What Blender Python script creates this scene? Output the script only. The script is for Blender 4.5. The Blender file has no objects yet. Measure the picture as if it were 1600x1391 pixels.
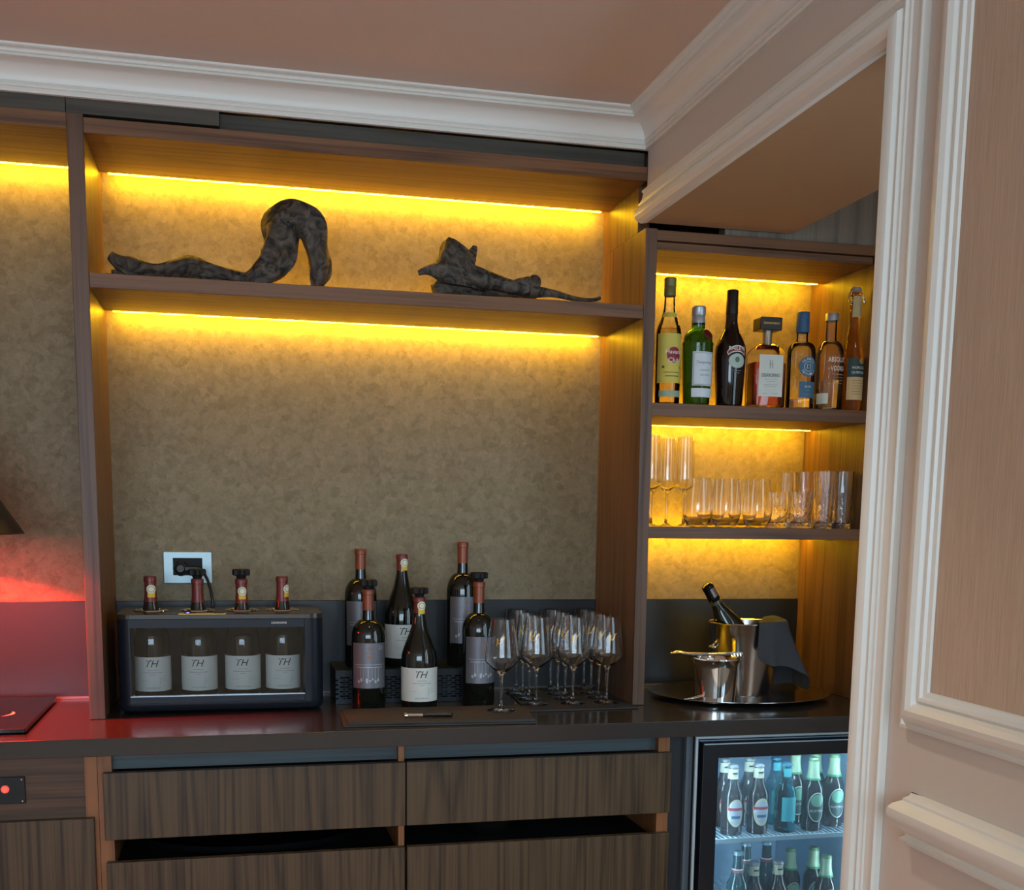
import bpy, bmesh, math, random
from mathutils import Vector, noise
import numpy as np
random.seed(7)
S = bpy.context.scene
COL = S.collection
PI = math.pi
CT = 0.90                      # height of the counter top above the floor

# ------------------------------------------------------------------ camera
F, PCX, PCY = 1790.74, 800.0, 1066.0
YAW, PIT, ROL = -0.23725, -0.14165, -0.01316
CAM = np.array([0.29949, -2.76262, 0.47228 + CT])
def _rot():
    cy, sy = math.cos(YAW), math.sin(YAW); cp, sp = math.cos(PIT), math.sin(PIT); cr, sr = math.cos(ROL), math.sin(ROL)
    Rz = np.array([[cy, -sy, 0], [sy, cy, 0], [0, 0, 1]]); Rx = np.array([[1, 0, 0], [0, cp, -sp], [0, sp, cp]])
    Ry = np.array([[cr, 0, sr], [0, 1, 0], [-sr, 0, cr]])
    return Rz @ Rx @ Ry
ROT = _rot()
cam = bpy.data.cameras.new('camera')
cam.sensor_fit = 'HORIZONTAL'; cam.sensor_width = 36.0; cam.lens = F * 36.0 / 1600
cam.shift_x = 0.0; cam.shift_y = (PCY - 695.5) / 1600
cam.clip_start = 0.05
camo = bpy.data.objects.new('camera', cam); COL.objects.link(camo)
from mathutils import Matrix
r_, f_, u_ = ROT[:, 0], ROT[:, 1], ROT[:, 2]
camo.matrix_world = Matrix(((r_[0], u_[0], -f_[0], CAM[0]), (r_[1], u_[1], -f_[1], CAM[1]), (r_[2], u_[2], -f_[2], CAM[2]), (0, 0, 0, 1)))
S.camera = camo
def ray(u, v): return ROT @ np.array([(u - PCX) / F, 1, -(v - PCY) / F])
def onz(u, v, z):                # pixel -> point on the level z (above the counter top)
    d = ray(u, v); return CAM + d * (z + CT - CAM[2]) / d[2]
def ony(u, v, y):                # pixel -> point on the vertical plane Y = y
    d = ray(u, v); return CAM + d * (y - CAM[1]) / d[1]

# ------------------------------------------------------------------ view, world, room light
S.view_settings.view_transform = 'Standard'; S.view_settings.look = 'None'
S.view_settings.exposure = 0.0; S.view_settings.gamma = 1.0; S.view_settings.use_curve_mapping = False
S.cycles.max_bounces = 24; S.cycles.transmission_bounces = 20; S.cycles.transparent_max_bounces = 32
S.cycles.glossy_bounces = 8; S.cycles.diffuse_bounces = 5; S.cycles.sample_clamp_indirect = 6.0
W = bpy.data.worlds.new('world'); S.world = W; W.use_nodes = True
W.node_tree.nodes['Background'].inputs[0].default_value = (0.62, 0.78, 1.0, 1); W.node_tree.nodes['Background'].inputs[1].default_value = 1.0
def area(name, loc, rot, sx, sy, power, col, spread=PI):
    l = bpy.data.lights.new(name, 'AREA'); l.shape = 'RECTANGLE'; l.size = sx; l.size_y = sy; l.energy = power; l.color = col; l.spread = spread
    o = bpy.data.objects.new(name, l); COL.objects.link(o); o.location = loc; o.rotation_euler = rot; return o
def spot(name, loc, power, col, ang=100, blend=.6, rad=.03):
    l = bpy.data.lights.new(name, 'SPOT'); l.energy = power; l.color = col; l.spot_size = math.radians(ang); l.spot_blend = blend; l.shadow_soft_size = rad
    o = bpy.data.objects.new(name, l); COL.objects.link(o); o.location = loc; return o
# daylight through the four narrow panes of the window in the rear wall
for k in range(4):
    area('daylight', (-1.55 + .9 * k, -5.54, 1.55), (PI / 2, 0, 0), 0.60, 1.1, 28, (.60, .81, 1.0))
# daylight through the three narrow panes at the side of the passage
for k in range(3):
    area('daylight', (2.235, -1.45 - .62 * k, 1.50), (PI / 2, 0, PI / 2), 0.40, 1.2, 8, (.56, .80, 1.0))
# ceiling downlights of the lounge; the passage one is added to brighten the niche panel
for (x, y, e) in ((.69, -.95, 24), (-.9, -1.3, 6), (.4, -3.4, 34), (-1.3, -3.4, 34), (1.9, -.9, 3)):
    spot('downlight', (x, y, CT + 1.42), e, (1, .86, .73), 150 if x > 1.5 else 84 if y == -.95 else 120, .7, .02)

# ------------------------------------------------------------------ materials
MATS = {}
def _base(name, rough=.5, metal=0., col=(.5, .5, .5), spec=.5):
    m = bpy.data.materials.new(name); m.use_nodes = True
    b = m.node_tree.nodes['Principled BSDF']
    b.inputs['Base Color'].default_value = (*col, 1); b.inputs['Roughness'].default_value = rough; b.inputs['Metallic'].default_value = metal
    b.inputs['Specular IOR Level'].default_value = spec
    return m, m.node_tree.nodes, m.node_tree.links, b
def lin(*c): return tuple(((v / 255) / 12.92 if v / 255 <= .04045 else ((v / 255 + .055) / 1.055) ** 2.4) for v in c)
def flat(name, col, rough=.5, metal=0., spec=.5, var=0.06, bump=0.0, nscale=60):
    if name in MATS: return MATS[name]
    m, N, L, b = _base(name, rough, metal, col, spec)
    tc = N.new('ShaderNodeTexCoord'); n = N.new('ShaderNodeTexNoise'); n.inputs['Scale'].default_value = nscale; n.inputs['Detail'].default_value = 3
    L.new(tc.outputs['Object'], n.inputs['Vector'])
    mx = N.new('ShaderNodeMix'); mx.data_type = 'RGBA'
    mx.inputs[6].default_value = (*[c * (1 - var) for c in col], 1); mx.inputs[7].default_value = (*[min(1, c * (1 + var)) for c in col], 1)
    L.new(n.outputs['Fac'], mx.inputs[0]); L.new(mx.outputs[2], b.inputs['Base Color'])
    if bump:
        bp = N.new('ShaderNodeBump'); bp.inputs['Strength'].default_value = bump; bp.inputs['Distance'].default_value = .002
        L.new(n.outputs['Fac'], bp.inputs['Height']); L.new(bp.outputs[0], b.inputs['Normal'])
    MATS[name] = m; return m
def emis(name, col, strength):
    if name in MATS: return MATS[name]
    m, N, L, b = _base(name, .5, 0, col); b.inputs['Emission Color'].default_value = (*col, 1); b.inputs['Emission Strength'].default_value = strength
    MATS[name] = m; return m
def wood(name, dark, light, axis='Z', rough=.42, seed=0., lines=13., contrast=1.0):
    """veneer: stretched fibre noise plus cathedral contour lines, grain along the axis"""
    if name in MATS: return MATS[name]
    m, N, L, b = _base(name, rough, 0, light, .35)
    tc = N.new('ShaderNodeTexCoord'); oi = N.new('ShaderNodeObjectInfo')
    vm = N.new('ShaderNodeVectorMath'); vm.operation = 'MULTIPLY_ADD'
    k = N.new('ShaderNodeCombineXYZ'); 
    for i in range(3): L.new(oi.outputs['Random'], k.inputs[i])
    vm.inputs[1].default_value = (3.1, 3.7, 2.3); vm.inputs[2].default_value = (seed, seed, seed)
    L.new(k.outputs[0], vm.inputs[0])
    ad = N.new('ShaderNodeVectorMath'); ad.operation = 'ADD'; L.new(tc.outputs['Object'], ad.inputs[0]); L.new(vm.outputs[0], ad.inputs[1])
    def mp(sc_al, sc_ac):
        q = N.new('ShaderNodeMapping'); s = [sc_ac] * 3; s['XYZ'.index(axis)] = sc_al; q.inputs['Scale'].default_value = s
        L.new(ad.outputs[0], q.inputs['Vector']); return q
    a = mp(2.4, 170); n1 = N.new('ShaderNodeTexNoise'); n1.inputs['Scale'].default_value = 1; n1.inputs['Detail'].default_value = 5; L.new(a.outputs[0], n1.inputs['Vector'])
    c = mp(.55, 9.); n2 = N.new('ShaderNodeTexNoise'); n2.inputs['Scale'].default_value = 1; n2.inputs['Detail'].default_value = 2; n2.inputs['Roughness'].default_value = .4; L.new(c.outputs[0], n2.inputs['Vector'])
    mu = N.new('ShaderNodeMath'); mu.operation = 'MULTIPLY'; mu.inputs[1].default_value = lines * 3.6; L.new(n2.outputs['Fac'], mu.inputs[0])
    si = N.new('ShaderNodeMath'); si.operation = 'SINE'; L.new(mu.outputs[0], si.inputs[0])
    rr = N.new('ShaderNodeMapRange'); rr.inputs[1].default_value = -1; rr.inputs[2].default_value = 1; L.new(si.outputs[0], rr.inputs[0])
    pw = N.new('ShaderNodeMath'); pw.operation = 'POWER'; pw.inputs[1].default_value = .55; L.new(rr.outputs[0], pw.inputs[0])
    mm = N.new('ShaderNodeMath'); mm.operation = 'MULTIPLY_ADD'; mm.inputs[1].default_value = .30; L.new(pw.outputs[0], mm.inputs[0])
    ms = N.new('ShaderNodeMath'); ms.operation = 'MULTIPLY'; ms.inputs[1].default_value = .95; L.new(n1.outputs['Fac'], ms.inputs[0]); L.new(ms.outputs[0], mm.inputs[2])
    r = N.new('ShaderNodeValToRGB'); r.color_ramp.elements[0].position = .5 - .3 * contrast; r.color_ramp.elements[1].position = .62 + .25 * (1 - contrast) + .15
    r.color_ramp.elements[0].color = (*dark, 1); r.color_ramp.elements[1].color = (*light, 1); L.new(mm.outputs[0], r.inputs[0]); L.new(r.outputs[0], b.inputs['Base Color'])
    bp = N.new('ShaderNodeBump'); bp.inputs['Strength'].default_value = .25; bp.inputs['Distance'].default_value = .001
    L.new(n1.outputs['Fac'], bp.inputs['Height']); L.new(bp.outputs[0], b.inputs['Normal'])
    MATS[name] = m; return m
def glass(name, col=(1, 1, 1), rough=0., ior=1.45):
    if name in MATS: return MATS[name]
    m, N, L, b = _base(name, rough, 0, col); b.inputs['Transmission Weight'].default_value = 1; b.inputs['IOR'].default_value = ior
    MATS[name] = m; return m
def thin(name, tint=(1, 1, 1), haze=0., hazecol=(.8, .9, 1), ior=1.45):
    """thin pane or thin bottle wall: Fresnel reflection over a clear, tinted wall, with an optional film of condensation"""
    if name in MATS: return MATS[name]
    m = bpy.data.materials.new(name); m.use_nodes = True; N, L = m.node_tree.nodes, m.node_tree.links
    for n in list(N): N.remove(n)
    out = N.new('ShaderNodeOutputMaterial'); t = N.new('ShaderNodeBsdfTransparent'); t.inputs[0].default_value = (*tint, 1)
    g = N.new('ShaderNodeBsdfGlossy'); g.inputs['Roughness'].default_value = .01; fr = N.new('ShaderNodeFresnel'); fr.inputs[0].default_value = ior
    src = t
    if haze:
        d = N.new('ShaderNodeBsdfTranslucent'); d.inputs[0].default_value = (*hazecol, 1); mh = N.new('ShaderNodeMixShader'); mh.inputs[0].default_value = haze
        L.new(t.outputs[0], mh.inputs[1]); L.new(d.outputs[0], mh.inputs[2]); src = mh
    mx = N.new('ShaderNodeMixShader'); L.new(fr.outputs[0], mx.inputs[0]); L.new(src.outputs[0], mx.inputs[1]); L.new(g.outputs[0], mx.inputs[2]); L.new(mx.outputs[0], out.inputs[0])
    MATS[name] = m; return m
def gold_wallpaper():
    m, N, L, b = _base('gold_wallpaper', .5, .15, lin(150, 128, 88), .4)
    tc = N.new('ShaderNodeTexCoord')
    w = N.new('ShaderNodeTexNoise'); w.inputs['Scale'].default_value = 45; w.inputs['Detail'].default_value = 2; L.new(tc.outputs['Object'], w.inputs['Vector'])
    ad = N.new('ShaderNodeMix'); ad.data_type = 'VECTOR'; ad.inputs[0].default_value = .022; L.new(tc.outputs['Object'], ad.inputs[4]); L.new(w.outputs['Color'], ad.inputs[5])
    v = N.new('ShaderNodeTexVoronoi'); v.inputs['Scale'].default_value = 90; L.new(ad.outputs[1], v.inputs['Vector'])
    v2 = N.new('ShaderNodeTexVoronoi'); v2.inputs['Scale'].default_value = 42; L.new(ad.outputs[1], v2.inputs['Vector'])
    fine = N.new('ShaderNodeTexNoise'); fine.inputs['Scale'].default_value = 160; fine.inputs['Detail'].default_value = 6; fine.inputs['Distortion'].default_value = 2.5; L.new(tc.outputs['Object'], fine.inputs['Vector'])
    sx = N.new('ShaderNodeSeparateColor'); L.new(v.outputs['Color'], sx.inputs[0]); sx2 = N.new('ShaderNodeSeparateColor'); L.new(v2.outputs['Color'], sx2.inputs[0])
    a = N.new('ShaderNodeMath'); a.operation = 'ADD'; L.new(sx.outputs[0], a.inputs[0]); L.new(sx2.outputs[1], a.inputs[1])
    c = N.new('ShaderNodeMath'); c.operation = 'MULTIPLY_ADD'; c.inputs[1].default_value = .20; L.new(a.outputs[0], c.inputs[0])
    f5 = N.new('ShaderNodeMath'); f5.operation = 'MULTIPLY'; f5.inputs[1].default_value = .65; L.new(fine.outputs['Fac'], f5.inputs[0]); L.new(f5.outputs[0], c.inputs[2])
    r = N.new('ShaderNodeValToRGB'); r.color_ramp.elements[0].position = .2; r.color_ramp.elements[1].position = .9
    r.color_ramp.elements[0].color = (*lin(106, 92, 66), 1); r.color_ramp.elements[1].color = (*lin(146, 130, 100), 1); L.new(c.outputs[0], r.inputs[0]); L.new(r.outputs[0], b.inputs['Base Color'])
    rg = N.new('ShaderNodeMapRange'); rg.inputs[3].default_value = .62; rg.inputs[4].default_value = .42; L.new(c.outputs[0], rg.inputs[0]); L.new(rg.outputs[0], b.inputs['Roughness'])
    bp = N.new('ShaderNodeBump'); bp.inputs['Strength'].default_value = .35; bp.inputs['Distance'].default_value = .002; L.new(fine.outputs['Fac'], bp.inputs['Height']); L.new(bp.outputs[0], b.inputs['Normal'])
    MATS['gold_wallpaper'] = m; return m
def fibre_wallpaper():
    m, N, L, b = _base('fibre_wallpaper', .75, 0, lin(176, 158, 140), .2)
    tc = N.new('ShaderNodeTexCoord'); mp = N.new('ShaderNodeMapping'); mp.inputs['Scale'].default_value = (620, 620, 12); L.new(tc.outputs['Object'], mp.inputs['Vector'])
    n = N.new('ShaderNodeTexNoise'); n.inputs['Scale'].default_value = 1; n.inputs['Detail'].default_value = 4; L.new(mp.outputs[0], n.inputs['Vector'])
    r = N.new('ShaderNodeValToRGB'); r.color_ramp.elements[0].position = .3; r.color_ramp.elements[1].position = .75
    r.color_ramp.elements[0].color = (*lin(178, 157, 137), 1); r.color_ramp.elements[1].color = (*lin(200, 180, 160), 1); L.new(n.outputs['Fac'], r.inputs[0]); L.new(r.outputs[0], b.inputs['Base Color'])
    bp = N.new('ShaderNodeBump'); bp.inputs['Strength'].default_value = .3; bp.inputs['Distance'].default_value = .001; L.new(n.outputs['Fac'], bp.inputs['Height']); L.new(bp.outputs[0], b.inputs['Normal'])
    return m
def bark():
    m, N, L, b = _base('driftwood', .62, 0, (.03, .025, .02), .4)
    tc = N.new('ShaderNodeTexCoord'); n = N.new('ShaderNodeTexNoise'); n.inputs['Scale'].default_value = 26; n.inputs['Detail'].default_value = 8; n.inputs['Distortion'].default_value = 2.4; L.new(tc.outputs['Object'], n.inputs['Vector'])
    r = N.new('ShaderNodeValToRGB'); r.color_ramp.elements[0].position = .35; r.color_ramp.elements[1].position = .72
    r.color_ramp.elements[0].color = (*lin(30, 24, 19), 1); r.color_ramp.elements[1].color = (*lin(104, 90, 76), 1); L.new(n.outputs['Fac'], r.inputs[0]); L.new(r.outputs[0], b.inputs['Base Color'])
    bp = N.new('ShaderNodeBump'); bp.inputs['Strength'].default_value = .7; bp.inputs['Distance'].default_value = .006; L.new(n.outputs['Fac'], bp.inputs['Height']); L.new(bp.outputs[0], b.inputs['Normal'])
    return m
WALLP = gold_wallpaper(); FIBRE = fibre_wallpaper(); BARK = bark()
PAINT = flat('wall_paint', lin(202, 194, 184), .6, bump=.05, var=.02); TRIMW = flat('trim_paint', lin(222, 222, 214), .38, var=.01)
CEIL = flat('ceiling_paint', lin(214, 200, 186), .8, var=.02)
WALN_X = wood('walnut_along_x', lin(52, 33, 20), lin(118, 81, 53), 'X', seed=1.)
WALN_Z = wood('walnut_along_z', lin(46, 31, 21), lin(102, 74, 54), 'Z', seed=5.)
WALN_Y = wood('walnut_panel', lin(84, 58, 38), lin(128, 94, 64), 'Z', seed=9., contrast=.8)
DRAWER = wood('drawer_veneer', lin(20, 15, 9), lin(80, 64, 43), 'Z', rough=.45, seed=3., lines=16., contrast=.9)
DRAWH = wood('panel_veneer_horizontal', lin(38, 26, 18), lin(86, 62, 43), 'X', rough=.5, seed=4., lines=10.)
RAILW = wood('blue_grey_rail', lin(34, 41, 43), lin(68, 79, 82), 'X', rough=.45, seed=6., lines=8.)
EDGEW = wood('orange_edge_band', lin(98, 60, 34), lin(140, 92, 56), 'Z', rough=.45, seed=7.)
GREYW = wood('grey_wood_panel', lin(78, 68, 58), lin(128, 116, 102), 'Z', rough=.5, seed=8., lines=9.)
FASC = wood('dark_fascia', lin(52, 46, 40), lin(78, 72, 62), 'X', rough=.6, seed=2.)
STONE = flat('counter_stone', lin(50, 47, 45), .17, spec=.5, var=.08, nscale=220)
SPLASH = flat('splash_stone', lin(30, 32, 35), .38, spec=.35, var=.05, nscale=90)
BLACK = flat('black_plastic', lin(15, 15, 16), .35, spec=.35)
MATTE = flat('black_matte', lin(20, 20, 21), .6, spec=.3)
CASEB = flat('cooler_case', lin(24, 28, 36), .34, .0, .22)
CHROME = flat('chrome', (.86, .86, .85), .07, 1., var=0)
STEEL = flat('brushed_steel', (.62, .62, .62), .16, 1., var=.04)
ALU = flat('aluminium', lin(186, 204, 214), .35, .35, var=.02)
GLASS = glass('clear_glass'); CLEAR = thin('bottle_wall'); DOORG = thin('fridge_pane', (.92, .98, 1.), .08, (.6, .85, 1.)); WINDG = thin('cooler_pane', (.96, .97, .98), .0, ior=1.5)
LED = emis('led_strip', (1.0, .56, .010), 92)
DARKB = flat('dark_bottle_glass', (.006, .007, .005), .06, 0, .6, var=.0)
PAPER = flat('label_paper', lin(206, 208, 200), .7, var=.03, nscale=30)
SILVER = flat('label_silver', lin(112, 112, 118), .45, .55, var=.05, nscale=40)
INK = flat('ink_black', lin(28, 28, 30), .7); GREYI = flat('ink_grey', lin(140, 142, 138), .7); WHITE = flat('ink_white', lin(235, 235, 230), .6, var=0); COPPER = flat('ink_copper', lin(134, 98, 80), .45, .3)
CAPC = flat('capsule_copper', lin(132, 70, 48), .38, .35); CAPR = flat('capsule_red_brown', lin(116, 52, 46), .36, .25)
GOLD = flat('gold_print', lin(214, 164, 66), .3, .9); YELL = flat('sticker_yellow', lin(226, 182, 50), .5); CLOTH = flat('dark_cloth', lin(74, 76, 80), .9, spec=.1, var=.1, bump=.4, nscale=500)
CLOTHM = flat('mat_cloth', lin(66, 64, 62), .9, spec=.1, var=.12, bump=.4, nscale=600)

# ------------------------------------------------------------------ mesh helpers
class MB:
    def __init__(s): s.v = []; s.f = []
    def add(s, vs, fs):
        o = len(s.v); s.v += [tuple(map(float, q)) for q in vs]; s.f += [tuple(i + o for i in f) for f in fs]; return s
    def box(s, x0, x1, y0, y1, z0, z1):
        return s.add([(x0, y0, z0), (x1, y0, z0), (x1, y1, z0), (x0, y1, z0), (x0, y0, z1), (x1, y0, z1), (x1, y1, z1), (x0, y1, z1)],
                     [(0, 3, 2, 1), (4, 5, 6, 7), (0, 1, 5, 4), (1, 2, 6, 5), (2, 3, 7, 6), (3, 0, 4, 7)])
    def lathe(s, prof, n=36, c=(0, 0, 0), sx=1., sy=1.):
        rows = []; vs = []; fs = []
        for r, z in prof:
            if r < 1e-6: rows.append([len(vs)]); vs.append((c[0], c[1], c[2] + z))
            else:
                rows.append(list(range(len(vs), len(vs) + n)))
                for k in range(n):
                    a = 2 * PI * k / n; vs.append((c[0] + r * sx * math.cos(a), c[1] + r * sy * math.sin(a), c[2] + z))
        for A, B in zip(rows, rows[1:]):
            if len(A) == 1 and len(B) == 1: continue
            for k in range(n):
                k2 = (k + 1) % n
                if len(A) == 1: fs.append((A[0], B[k2], B[k]))
                elif len(B) == 1: fs.append((A[k], A[k2], B[0]))
                else: fs.append((A[k], A[k2], B[k2], B[k]))
        return s.add(vs, fs)
    def tube(s, path, rad, n=10, cap=True, squash=None):
        P = [Vector(q) for q in path]; R = rad if isinstance(rad, (list, tuple)) else [rad] * len(P)
        up = Vector((0, 0, 1)); rows = []; vs = []; prev = None
        for i, q in enumerate(P):
            t = (P[min(i + 1, len(P) - 1)] - P[max(i - 1, 0)]).normalized()
            if prev is None:
                a = t.cross(up); a = a if a.length > 1e-3 else t.cross(Vector((1, 0, 0)))
            else: a = prev - t * prev.dot(t)
            a.normalize(); prev = a; b = t.cross(a)
            rows.append(list(range(len(vs), len(vs) + n)))
            for k in range(n):
                g = 2 * PI * k / n; q2 = q + a * (R[i] * math.cos(g)) + b * (R[i] * (squash or 1.) * math.sin(g)); vs.append(tuple(q2))
        fs = [(A[k], A[(k + 1) % n], B[(k + 1) % n], B[k]) for A, B in zip(rows, rows[1:]) for k in range(n)]
        if cap: fs += [tuple(reversed(rows[0])), tuple(rows[-1])]
        return s.add(vs, fs)
    def prism(s, poly, y0, y1):          # polygon in XZ extruded along Y
        n = len(poly); vs = [(x, y0, z) for x, z in poly] + [(x, y1, z) for x, z in poly]
        return s.add(vs, [tuple(range(n)), tuple(reversed(range(n, 2 * n)))] + [((i + 1) % n, i, n + i, n + (i + 1) % n) for i in range(n)])
    def obj(s, name, mat, parent=None, loc=(0, 0, 0), smooth=False, bevel=0, ang=35, fix=True):
        me = bpy.data.meshes.new(name); me.from_pydata(s.v, [], s.f); me.update()
        if fix:
            bm = bmesh.new(); bm.from_mesh(me); bmesh.ops.recalc_face_normals(bm, faces=bm.faces); bm.to_mesh(me); bm.free()
        me.materials.append(mat)
        o = bpy.data.objects.new(name, me); COL.objects.link(o); o.location = loc
        if parent is not None: o.parent = parent
        if smooth:
            me.polygons.foreach_set('use_smooth', [True] * len(me.polygons)); me.set_sharp_from_angle(angle=math.radians(ang))
        if bevel:
            b = o.modifiers.new('bevel', 'BEVEL'); b.width = bevel; b.segments = 2; b.limit_method = 'ANGLE'
        return o
def box(name, mat, x0, x1, y0, y1, z0, z1, parent=None, bevel=0, loc=(0, 0, 0)): return MB().box(x0, x1, y0, y1, z0, z1).obj(name, mat, parent, loc, bevel=bevel)
def tag(o, label, cat, group=None):
    o['label'] = label; o['category'] = cat
    if group: o['group'] = group
    return o
def struct(o): o['kind'] = 'structure'; return o
def thing(name, label, cat, loc=(0, 0, 0), rz=0, group=None):
    e = bpy.data.objects.new(name, None); COL.objects.link(e); e.location = loc; e.rotation_euler = (0, 0, rz); e.empty_display_size = .05
    return tag(e, label, cat, group)
def copy_tree(o, parent=None):
    c = o.copy(); COL.objects.link(c); c.parent = parent
    for ch in list(o.children): copy_tree(ch, c)
    return c
def cr(pts, sub=5):                      # Catmull-Rom through points of any dimension
    P = [np.array(p, float) for p in pts]; out = []
    for i in range(len(P) - 1):
        a, b, c, d = P[max(i - 1, 0)], P[i], P[i + 1], P[min(i + 2, len(P) - 1)]
        for k in range(sub):
            t = k / sub; out.append(tuple(.5 * ((2 * b) + (c - a) * t + (2 * a - 5 * b + 4 * c - d) * t * t + (3 * b - a - 3 * c + d) * t ** 3)))
    out.append(tuple(P[-1])); return out
_TXT = {}
def text_data(s, shear=0.):
    key = (s, shear)
    if key not in _TXT:
        cu = bpy.data.curves.new('lettering', 'FONT'); cu.body = s; cu.size = 1; cu.resolution_u = 2; cu.align_x = 'CENTER'; cu.shear = shear
        o = bpy.data.objects.new('lettering', cu); COL.objects.link(o)
        dg = bpy.context.evaluated_depsgraph_get(); me = bpy.data.meshes.new_from_object(o.evaluated_get(dg))
        V = [tuple(v.co) for v in me.vertices]; Fc = [tuple(p.vertices) for p in me.polygons]
        bpy.data.objects.remove(o); bpy.data.curves.remove(cu); bpy.data.meshes.remove(me)
        xs = [v[0] for v in V]; ys = [v[1] for v in V]
        cx, cy = (min(xs) + max(xs)) / 2, (min(ys) + max(ys)) / 2; h = max(ys) - min(ys); w = max(xs) - min(xs)
        _TXT[key] = ([(v[0] - cx, v[1] - cy) for v in V], Fc, w, h)
    return _TXT[key]
def lettering(s, parent, mat, width, z, x=0., R=None, y=0., shear=0., lift=.0007, height=None, rot=0.):
    """flat letters (R None, facing -Y at Y=y) or letters wrapped on a cylinder of radius R; width sets the size"""
    V, Fc, w, h = text_data(s, shear); k = width / w; kz = k if height is None else height / h
    mb = MB(); vs = []; c_, s_ = math.cos(rot), math.sin(rot)
    for a, b in V:
        px, pz = a * k, b * kz; px, pz = px * c_ - pz * s_ + x, px * s_ + pz * c_ + z
        vs.append((px, y - lift, pz) if R is None else ((R + lift) * math.sin(px / R), -(R + lift) * math.cos(px / R), pz))
    mb.add(vs, Fc); o = mb.obj('lettering', mat, parent, fix=False); return o
def patch(name, mat, R, x0, x1, z0, z1, parent, lift=.0004, n=14, R1=None):
    """paper label wrapped on the bottle; x is arc length, front at -Y"""
    mb = MB(); vs = []; R1 = R1 or R
    for k in range(n + 1):
        a = (x0 + (x1 - x0) * k / n) / R
        vs += [((R + lift) * math.sin(a), -(R + lift) * math.cos(a), z0), ((R1 + lift) * math.sin(a), -(R1 + lift) * math.cos(a), z1)]
    mb.add(vs, [(2 * k, 2 * k + 2, 2 * k + 3, 2 * k + 1) for k in range(n)])
    return mb.obj(name, mat, parent, smooth=True, fix=False)
def disc(name, mat, R, cx, cz, rx, rz, parent, lift=.0008, n=28, rings=6):
    def w(px, pz): return ((R + lift) * math.sin(px / R), -(R + lift) * math.cos(px / R), pz)
    vs = [w(cx, cz)]; fs = []
    for j in range(1, rings + 1):
        for k in range(n): a = 2 * PI * k / n; vs.append(w(cx + rx * j / rings * math.cos(a), cz + rz * j / rings * math.sin(a)))
    fs = [(0, 1 + k, 1 + (k + 1) % n) for k in range(n)]
    for j in range(rings - 1): fs += [(1 + j * n + k, 1 + (j + 1) * n + k, 1 + (j + 1) * n + (k + 1) % n, 1 + j * n + (k + 1) % n) for k in range(n)]
    return MB().add(vs, fs).obj(name, mat, parent, fix=False)
def wrapmap(mb, R, lift):                # wraps a flat (x, *, z) mesh round a bottle
    mb.v = [((R + lift) * math.sin(x / R), -(R + lift) * math.cos(x / R), z) for x, _, z in mb.v]; return mb
def rule(name, mat, R, rects, parent, lift=.0008):
    mb = MB()
    for x0, x1, z0, z1 in rects:
        n = max(1, int((x1 - x0) / .006)); vs = []
        for k in range(n + 1): q = x0 + (x1 - x0) * k / n; vs += [(q, 0, z0), (q, 0, z1)]
        mb.add(vs, [(2 * k, 2 * k + 2, 2 * k + 3, 2 * k + 1) for k in range(n)])
    return wrapmap(mb, R, lift).obj(name, mat, parent, fix=False)

# ------------------------------------------------------------------ the setting
XW, WD, XL = 1.288, .341, -.0347          # right wall plane, back wall plane, left face of the left post
POST, XR = 1.288 + .0305, 1.9125          # right face of the right post, inside right of the niche
ZC, ZS, YJ = 1.43, 1.192, -1.112           # ceiling, soffit of the opening, near jamb of the opening
def Z(v): return v + CT
struct(box('floor', wood('floor_wood', lin(160, 136, 112), lin(192, 168, 142), 'Y', .5), -2.7, 3.0, -5.7, .5, -.05, 0))
struct(box('ceiling', CEIL, -2.7, 3.0, -5.7, .5, Z(ZC), Z(ZC) + .05))
wb = struct(box('wall_back', WALLP, -2.7, 3.0, WD, WD + .1, 0, Z(ZC)))
struct(box('wall_left', PAINT, -2.7, -2.6, -5.7, WD, 0, Z(ZC)))
mb = MB().box(-2.6, 3.0, -5.7, -5.6, 0, .95).box(-2.6, 3.0, -5.7, -5.6, 2.15, Z(ZC)); xs = [-2.6] + [v for k in range(4) for v in (-1.88 + .9 * k, -1.22 + .9 * k)] + [3.0]
for k in range(5): mb.box(xs[2 * k], xs[2 * k + 1], -5.7, -5.6, .95, 2.15)
struct(mb.obj('wall_rear', PAINT))
for k in range(4):
    a = -1.88 + .9 * k; w1o = struct(MB().box(a, a + .03, -5.66, -5.6, .95, 2.15).box(a + .63, a + .66, -5.66, -5.6, .95, 2.15).box(a + .03, a + .63, -5.66, -5.6, .95, .98).box(a + .03, a + .63, -5.66, -5.6, 2.12, 2.15).obj('window_%d' % (k + 1), TRIMW))
    box('pane', thin('window_pane'), a + .03, a + .63, -5.634, -5.63, .98, 2.12, w1o)
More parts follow.
